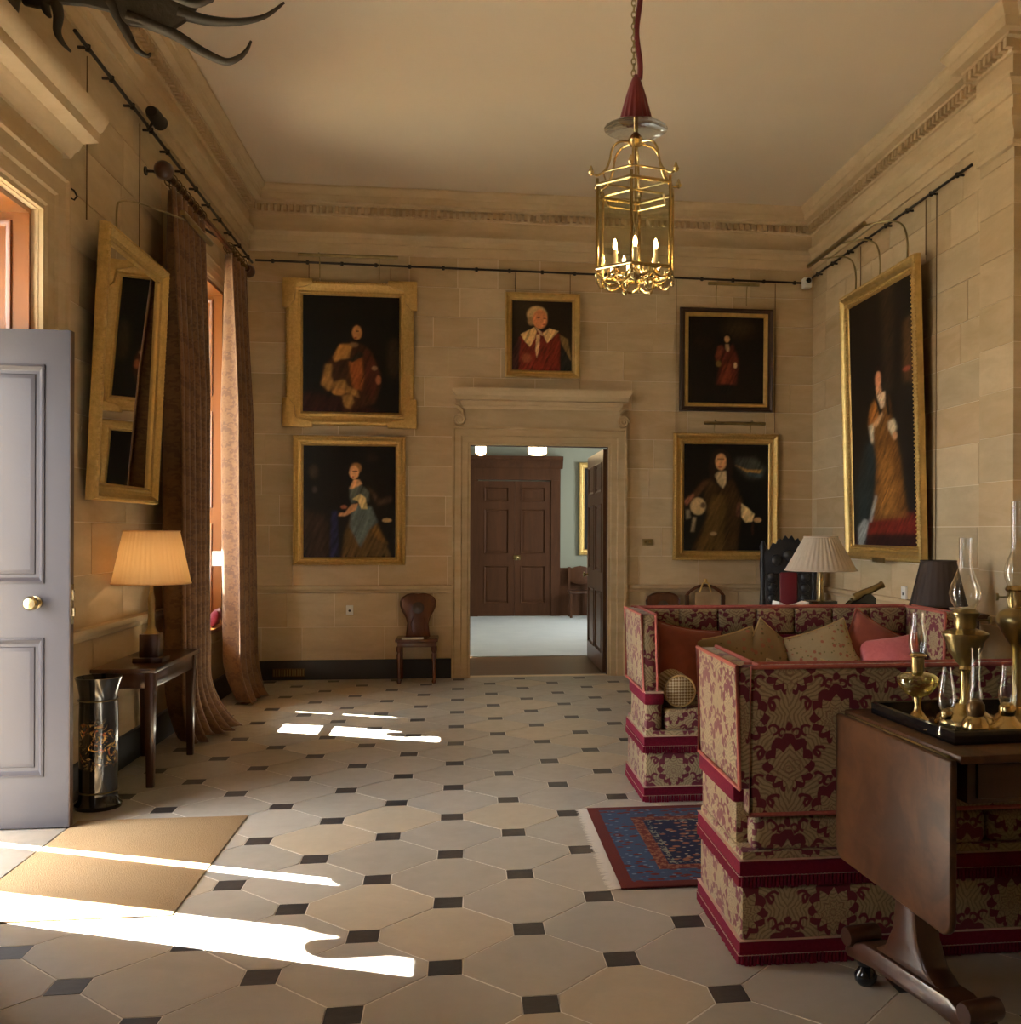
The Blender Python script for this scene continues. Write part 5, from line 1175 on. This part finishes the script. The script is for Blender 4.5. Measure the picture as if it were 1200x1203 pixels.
# ------------------------------------------------------------------ lantern
LC = (.832, 4.95)
ln = thing('hanging_lantern', 'hexagonal brass and glass lantern with lit candle bulbs hanging from the ceiling', 'lantern', (LC[0], LC[1], 0))
R6 = .205; ang = [math.radians(a) for a in (-105, -45, 15, 75, 135, 195)]
def hexr(r, z): return [(r * math.cos(a), r * math.sin(a), z) for a in ang]
ZB, ZT = 2.775, 3.185
for nm, z, r in (('lower_ring', ZB, R6), ('upper_ring', ZT, R6), ('gallery_ring', ZT + .065, R6 * .86)):
    MB().tube(hexr(r, z), .010 if nm != 'gallery_ring' else .005, 8, True).build(nm, 'brass', ln)
MB().tube(hexr(R6 * .8, ZT - .05), .006, 6, True).build('inner_ring', 'brass', ln)
for a in ang:
    c, s = math.cos(a), math.sin(a)
    MB().tube([(R6 * c, R6 * s, ZB - .03), (R6 * c, R6 * s, ZT + .03)], .0075, 8).lathe([(0, -.05), (.008, -.045), (.012, -.03), (.006, -.02), (0, -.02)], (R6 * c, R6 * s, ZB), 10, False).build('post', 'brass', ln)
    pr = [(R6 * 1.16, ZT + .055), (R6 * 1.02, ZT + .045), (R6 * .80, ZT + .075), (R6 * .68, ZT + .13), (R6 * .62, ZT + .185), (R6 * .45, ZT + .225), (R6 * .15, ZT + .235)]
    MB().tube(smooth_path([(r * c, r * s, z) for r, z in pr]), .006, 8).build('crown_arm', 'brass', ln)
    MB().lathe([(0, -.02), (.012, -.012), (.016, 0), (.010, .012), (.004, .03), (0, .032)], (R6 * 1.16 * c, R6 * 1.16 * s, ZT + .058), 10, False).build('finial', 'brass', ln)
for k in range(6):
    p, q = hexr(R6, 0)[k], hexr(R6, 0)[(k + 1) % 6]
    MB().add([(p[0], p[1], ZB), (q[0], q[1], ZB), (q[0], q[1], ZT), (p[0], p[1], ZT), (p[0] * .988, p[1] * .988, ZB), (q[0] * .988, q[1] * .988, ZB), (q[0] * .988, q[1] * .988, ZT), (p[0] * .988, p[1] * .988, ZT)], [(3, 2, 1, 0), (4, 5, 6, 7), (0, 1, 5, 4), (1, 2, 6, 5), (2, 3, 7, 6), (3, 0, 4, 7)]).build('glass_pane', 'lantern_glass', ln, smooth=0)
    pm = [((p[0] * (1 - w) + q[0] * w) * (1 + .05 * math.sin(PI * w)), (p[1] * (1 - w) + q[1] * w) * (1 + .05 * math.sin(PI * w)), ZB - .025 - .03 * abs(math.sin(2 * PI * w))) for w in [j / 14 for j in range(15)]]
    MB().tube(pm, .006, 6).build('lower_scroll', 'brass', ln)
MB().lathe([(.0, ZT + .22), (.03, ZT + .222), (.045, ZT + .24), (.03, ZT + .265), (.012, ZT + .285), (.012, ZT + .33), (0, ZT + .34)], (0, 0, 0), 18, False).build('crown_hub', 'brass', ln)
for k in range(6):
    a = ang[k] + math.radians(30); c, s_ = math.cos(a), math.sin(a)
    sp = [(.165 * c, .165 * s_, ZB - .005), (.15 * c, .15 * s_, ZB - .045), (.11 * c, .11 * s_, ZB - .06), (.085 * c, .085 * s_, ZB - .04), (.10 * c, .10 * s_, ZB - .02), (.12 * c, .12 * s_, ZB - .035)]
    MB().tube(smooth_path(sp), .006, 6).lathe([(0, -.022), (.012, -.01), (.014, 0), (0, .014)], (.13 * c, .13 * s_, ZB - .065), 8, False).build('scroll_leaf', 'brass', ln)
MB().tube([(0, 0, ZB + .02), (0, 0, ZT + .23)], .006, 8).build('centre_rod', 'brass', ln)
MB().lathe([(0, -.02), (.03, -.005), (.05, .01), (.035, .03), (.012, .045)], (0, 0, ZB - .02), 16, False).build('candle_hub', 'brass', ln)
for k in range(6):
    a = math.radians(20 + 60 * k); c, s = math.cos(a), math.sin(a); r = .115
    MB().tube([(0, 0, ZB), (r * .5 * c, r * .5 * s, ZB - .035), (r * c, r * s, ZB - .01), (r * c, r * s, ZB + .015)], .005, 6).lathe([(0, .0), (.022, .004), (.026, .014), (.012, .016)], (r * c, r * s, ZB + .01), 12, False).build('candle_arm', 'brass', ln)
    cd = MB().lathe([(.0115, .02), (.0115, .10), (0, .102)], (r * c, r * s, ZB), 12, False).build('candle', 'wax', ln)
    MB().lathe([(0, .101), (.006, .103), (.010, .118), (.008, .135), (.002, .152), (0, .153)], (r * c, r * s, ZB), 10, False).build('bulb', 'bulb', cd)
MB().lathe([(.012, ZT + .335), (.09, ZT + .328), (.145, ZT + .312), (.158, ZT + .302), (.154, ZT + .299), (.14, ZT + .306), (.09, ZT + .321), (.012, ZT + .328)], (0, 0, 0), 32, False).build('smoke_bell', 'lamp_glass', ln)
def tass(u, v):
    a = u * 2 * PI; z = ZT + .34 + .225 * (1 - v); r = .012 + .068 * v ** .75; r *= 1 + .05 * math.sin(a * 17) * v; return (r * math.cos(a), r * math.sin(a), z)
grid_mesh('tassel', tass, 102, 16, 'cord_red', ln, True)
MB().tube([(0, 0, ZT + .34), (0, 0, ZT + .57)], .012, 8).build('tassel_core', 'cord_red', ln)
ch = MB(); zc = ZT + .55; k = 0
while zc < ZC - .02:
    rot = k % 2; ch.tube([((.011 * math.cos(a) if rot else 0) - .012, 0 if rot else .011 * math.cos(a), zc + .018 * math.sin(a)) for a in [q * PI / 5 for q in range(10)]], .0035, 5, True); zc += .029; k += 1
tag(ch.build('chain', 'brass_old', ln, fix=False), kind='stuff')
MB().tube([(.012 + .009 * math.sin(z * 17), .006 * math.cos(z * 11), z) for z in np.linspace(ZT + .55, ZC, 60)], .014, 8).build('red_cord', 'cord_red', ln)
MB().lathe([(.05, ZC - .03), (.07, ZC - .015), (.07, ZC)], (0, 0, 0), 20).build('ceiling_rose', 'brass_old', ln)

# ------------------------------------------------------------------ giant antlers above the entrance door
an = thing('antler_trophy', 'huge dark palmate antlers mounted high above the entrance door', 'antlers', (0, 0, 0))
palm = [(-1.95, 4.30), (-1.70, 4.36), (-1.278, 4.33), (-1.103, 4.17), (-1.2, 4.004), (-1.27, 3.975), (-1.293, 3.925), (-1.374, 3.863), (-1.501, 3.859), (-1.585, 3.865), (-1.669, 3.924), (-1.775, 3.944), (-1.918, 3.946), (-1.981, 3.918), (-2.05, 3.93), (-2.07, 4.05)]
tines = [[(-1.918, 4.0), (-1.895, 3.904), (-1.902, 3.824), (-1.88, 3.774), (-1.846, 3.737)], [(-1.661, 3.97), (-1.615, 3.883), (-1.577, 3.806), (-1.546, 3.76), (-1.504, 3.738), (-1.49, 3.755)],
         [(-1.585, 3.91), (-1.393, 3.848), (-1.258, 3.774), (-1.152, 3.732), (-1.09, 3.752), (-1.051, 3.795), (-1.031, 3.845)], [(-1.355, 3.94), (-1.219, 3.916), (-1.083, 3.923), (-0.965, 3.959), (-0.874, 4.035)],
         [(-1.97, 3.99), (-1.947, 3.912), (-1.93, 3.885)], [(-1.15, 4.12), (-1.02, 4.2), (-.92, 4.33)], [(-1.3, 4.3), (-1.22, 4.42), (-1.16, 4.58)], [(-1.6, 4.33), (-1.55, 4.47), (-1.52, 4.62)]]
for yc, sg in ((5.0, 1), (4.50, -1)):
    MB().prism(palm, yc - .018, yc + .018, 'y').build('palm', 'antler', an, bevel=.012)
    for tn in tines:
        n = len(tn); P_ = smooth_path([(q[0], yc + sg * .006 * k, q[1]) for k, q in enumerate(tn)], 7)
        m = len(P_); MB().tube(P_, [.030 * (1 - .82 * (k / (m - 1))) for k in range(m)], 10).build('tine', 'antler', an)
    MB().tube([(-2.04, 4.75 + sg * .04, 3.98), (-2.02, 4.75 + sg * .14, 4.03), (-1.96, yc, 4.1)], [.04, .045, .05], 10).build('beam', 'antler', an)
MB().lathe([(0, 0), (.09, .0), (.10, -.12), (.07, -.30), (.045, -.42), (0, -.44)], (-2.04, 4.75, 4.08), 14, False).build('skull', 'antler', an)
MB().prism([(4.60, 3.75), (4.90, 3.75), (4.95, 4.1), (4.75, 4.25), (4.55, 4.1)], XL + .004, XL + .03, 'x').build('plaque', 'dark_oak', an, bevel=.006)

# ------------------------------------------------------------------ small fittings
t = thing('security_camera', 'white security camera in the corner by the picture rails', 'security camera', (3.53, 10.20, 4.08))
MB().box(-.04, .04, -.05, .06, -.05, .06).build('housing', 'white_plastic', t, bevel=.012)
MB().lathe([(0, -.05), (.025, -.05), (.028, -.06), (.018, -.07), (0, -.068)], (0, 0, .02), 14, False, 'y').build('lens', 'black_lacquer', t)
MB().tube([(0, .03, .05), (.03, .09, .07), (.05, .15, .07)], .012, 8).build('mount', 'white_plastic', t)
t = thing('spotlight', 'black spotlight clamped to the picture rail above the mirror', 'spotlight', (XL + .11, 6.98, 4.21))
MB().lathe([(0, -.10), (.035, -.10), (.045, -.06), (.045, .08), (.05, .10), (.04, .10), (0, .06)], (0, 0, 0), 16, False, 'y').build('housing', 'iron', t)
MB().tube([(-.02, 0, -.04), (-.05, 0, -.09), (-.055, 0, -.04)], .010, 6).build('clamp', 'iron', t)
t = thing('light_switch', 'small brass switch plate on the wall beside the inner doorway', 'switch', (1.877, YB - .003, 1.376))
B(-.055, .055, -.009, 0, -.035, .035).build('plate', 'brass_old', t, bevel=.003)
for x in (-.022, .022): MB().lathe([(0, -.009), (.010, -.009), (.007, -.022), (0, -.024)], (x, 0, 0), 10, False, 'y').build('toggle', 'brass', t)
t = thing('wall_socket', 'small pale socket on the wall below the blue-gowned lady', 'socket', (-1.143, YB - .003, .69))
B(-.035, .035, -.012, 0, -.05, .05).build('plate', 'white_plastic', t, bevel=.004); MB().lathe([(0, -.012), (.012, -.012), (.012, -.014), (0, -.014)], (0, 0, -.005), 12, False, 'y').build('hole', 'iron', t)
t = thing('wall_device', 'small white wall device below the tall portrait', 'wall device', (XR - .003, 8.05, .985))
B(-.02, 0, -.045, .045, -.055, .055).build('case', 'white_plastic', t, bevel=.005); B(-.022, -.02, -.012, .012, -.02, .004).build('button', 'iron', t)
t = thing('floor_vent', 'brass vent grille set in the black baseboard', 'vent', (-1.73, YB - .027, .075))
B(-.155, .155, -.004, 0, -.04, .04).build('plate', 'bronze', t)
for k in range(12): x = -.14 + k * .0255; B(x - .006, x + .006, -.008, -.004, -.032, .032).build('slat', 'brass_old', t)
t = thing('door_stop_hook', 'small iron hook on the stone beside the entrance hood', 'hook', (XL + .003, 5.80, 3.30))
MB().tube([(0, 0, .05), (.03, 0, .03), (.045, 0, 0), (.03, 0, -.02), (.01, 0, -.01)], .005, 6).build('hook', 'iron', t)

# far-room things
t = thing('ceiling_light', 'glowing lantern on the ceiling of the far room', 'ceiling light', (.98, 13.9, -.10))
MB().lathe([(.0, 2.62), (.10, 2.63), (.13, 2.66), (.13, 2.75), (.10, 2.78), (.03, 2.80)], (0, 0, 0), 8, False).build('glass_body', 'far_glow', t); MB().tube([(0, 0, 2.8), (0, 0, FZ + .1)], .01, 6).build('rod', 'brass_old', t)
for k in range(8): a = k * PI / 4; MB().tube([(.132 * math.cos(a), .132 * math.sin(a), 2.64), (.132 * math.cos(a), .132 * math.sin(a), 2.77)], .006, 5).build('rib', 'brass_old', t)
t = thing('wall_sconce', 'small glowing lantern at the edge of the inner doorway', 'wall lamp', (.20, 13.5, -.08))
MB().lathe([(.0, 2.56), (.05, 2.57), (.07, 2.60), (.07, 2.70), (.03, 2.73)], (0, 0, 0), 8, False).build('glass_body', 'far_glow', t); MB().tube([(0, 0, 2.73), (0, 0, FZ + .08)], .008, 6).build('rod', 'brass_old', t)
o = (-.45, .45, 0, 1.62); i = (-.36, .36, .09, 1.53)
picture('framed_picture', 'gilt framed dark picture on the green wall of the far room', (2.42, FY1 - .01, 1.06), 0, .01, o, i, raster((0, 0, 100, 170), [('e', 50, 60, 18, 24, (120, 84, 56), 6), ('p', [(20, 170), (35, 90), (65, 90), (80, 170)], (50, 34, 26), 6)], (30, 26, 22), 40), bead=False)
fcx = thing('side_chair', 'dark carved chair against the wooden dado of the far room', 'chair', (1.98, 17.25, 0), 0)
B(-.22, .22, -.2, .2, .42, .46).build('seat', 'mahogany', fcx, bevel=.01)
for x in (-.19, .19):
    MB().box(x - .02, x + .02, -.18, -.14, 0, .42).build('leg', 'dark_oak', fcx); MB().box(x - .02, x + .02, .16, .20, 0, .86).build('back_post', 'dark_oak', fcx)
MB().prism([(-.2, .62), (-.21, .80), (-.1, .86), (0, .88), (.1, .86), (.21, .80), (.2, .62), (.05, .56), (-.05, .56)], .165, .195, 'y').build('backrest', 'dark_oak', fcx, bevel=.005)
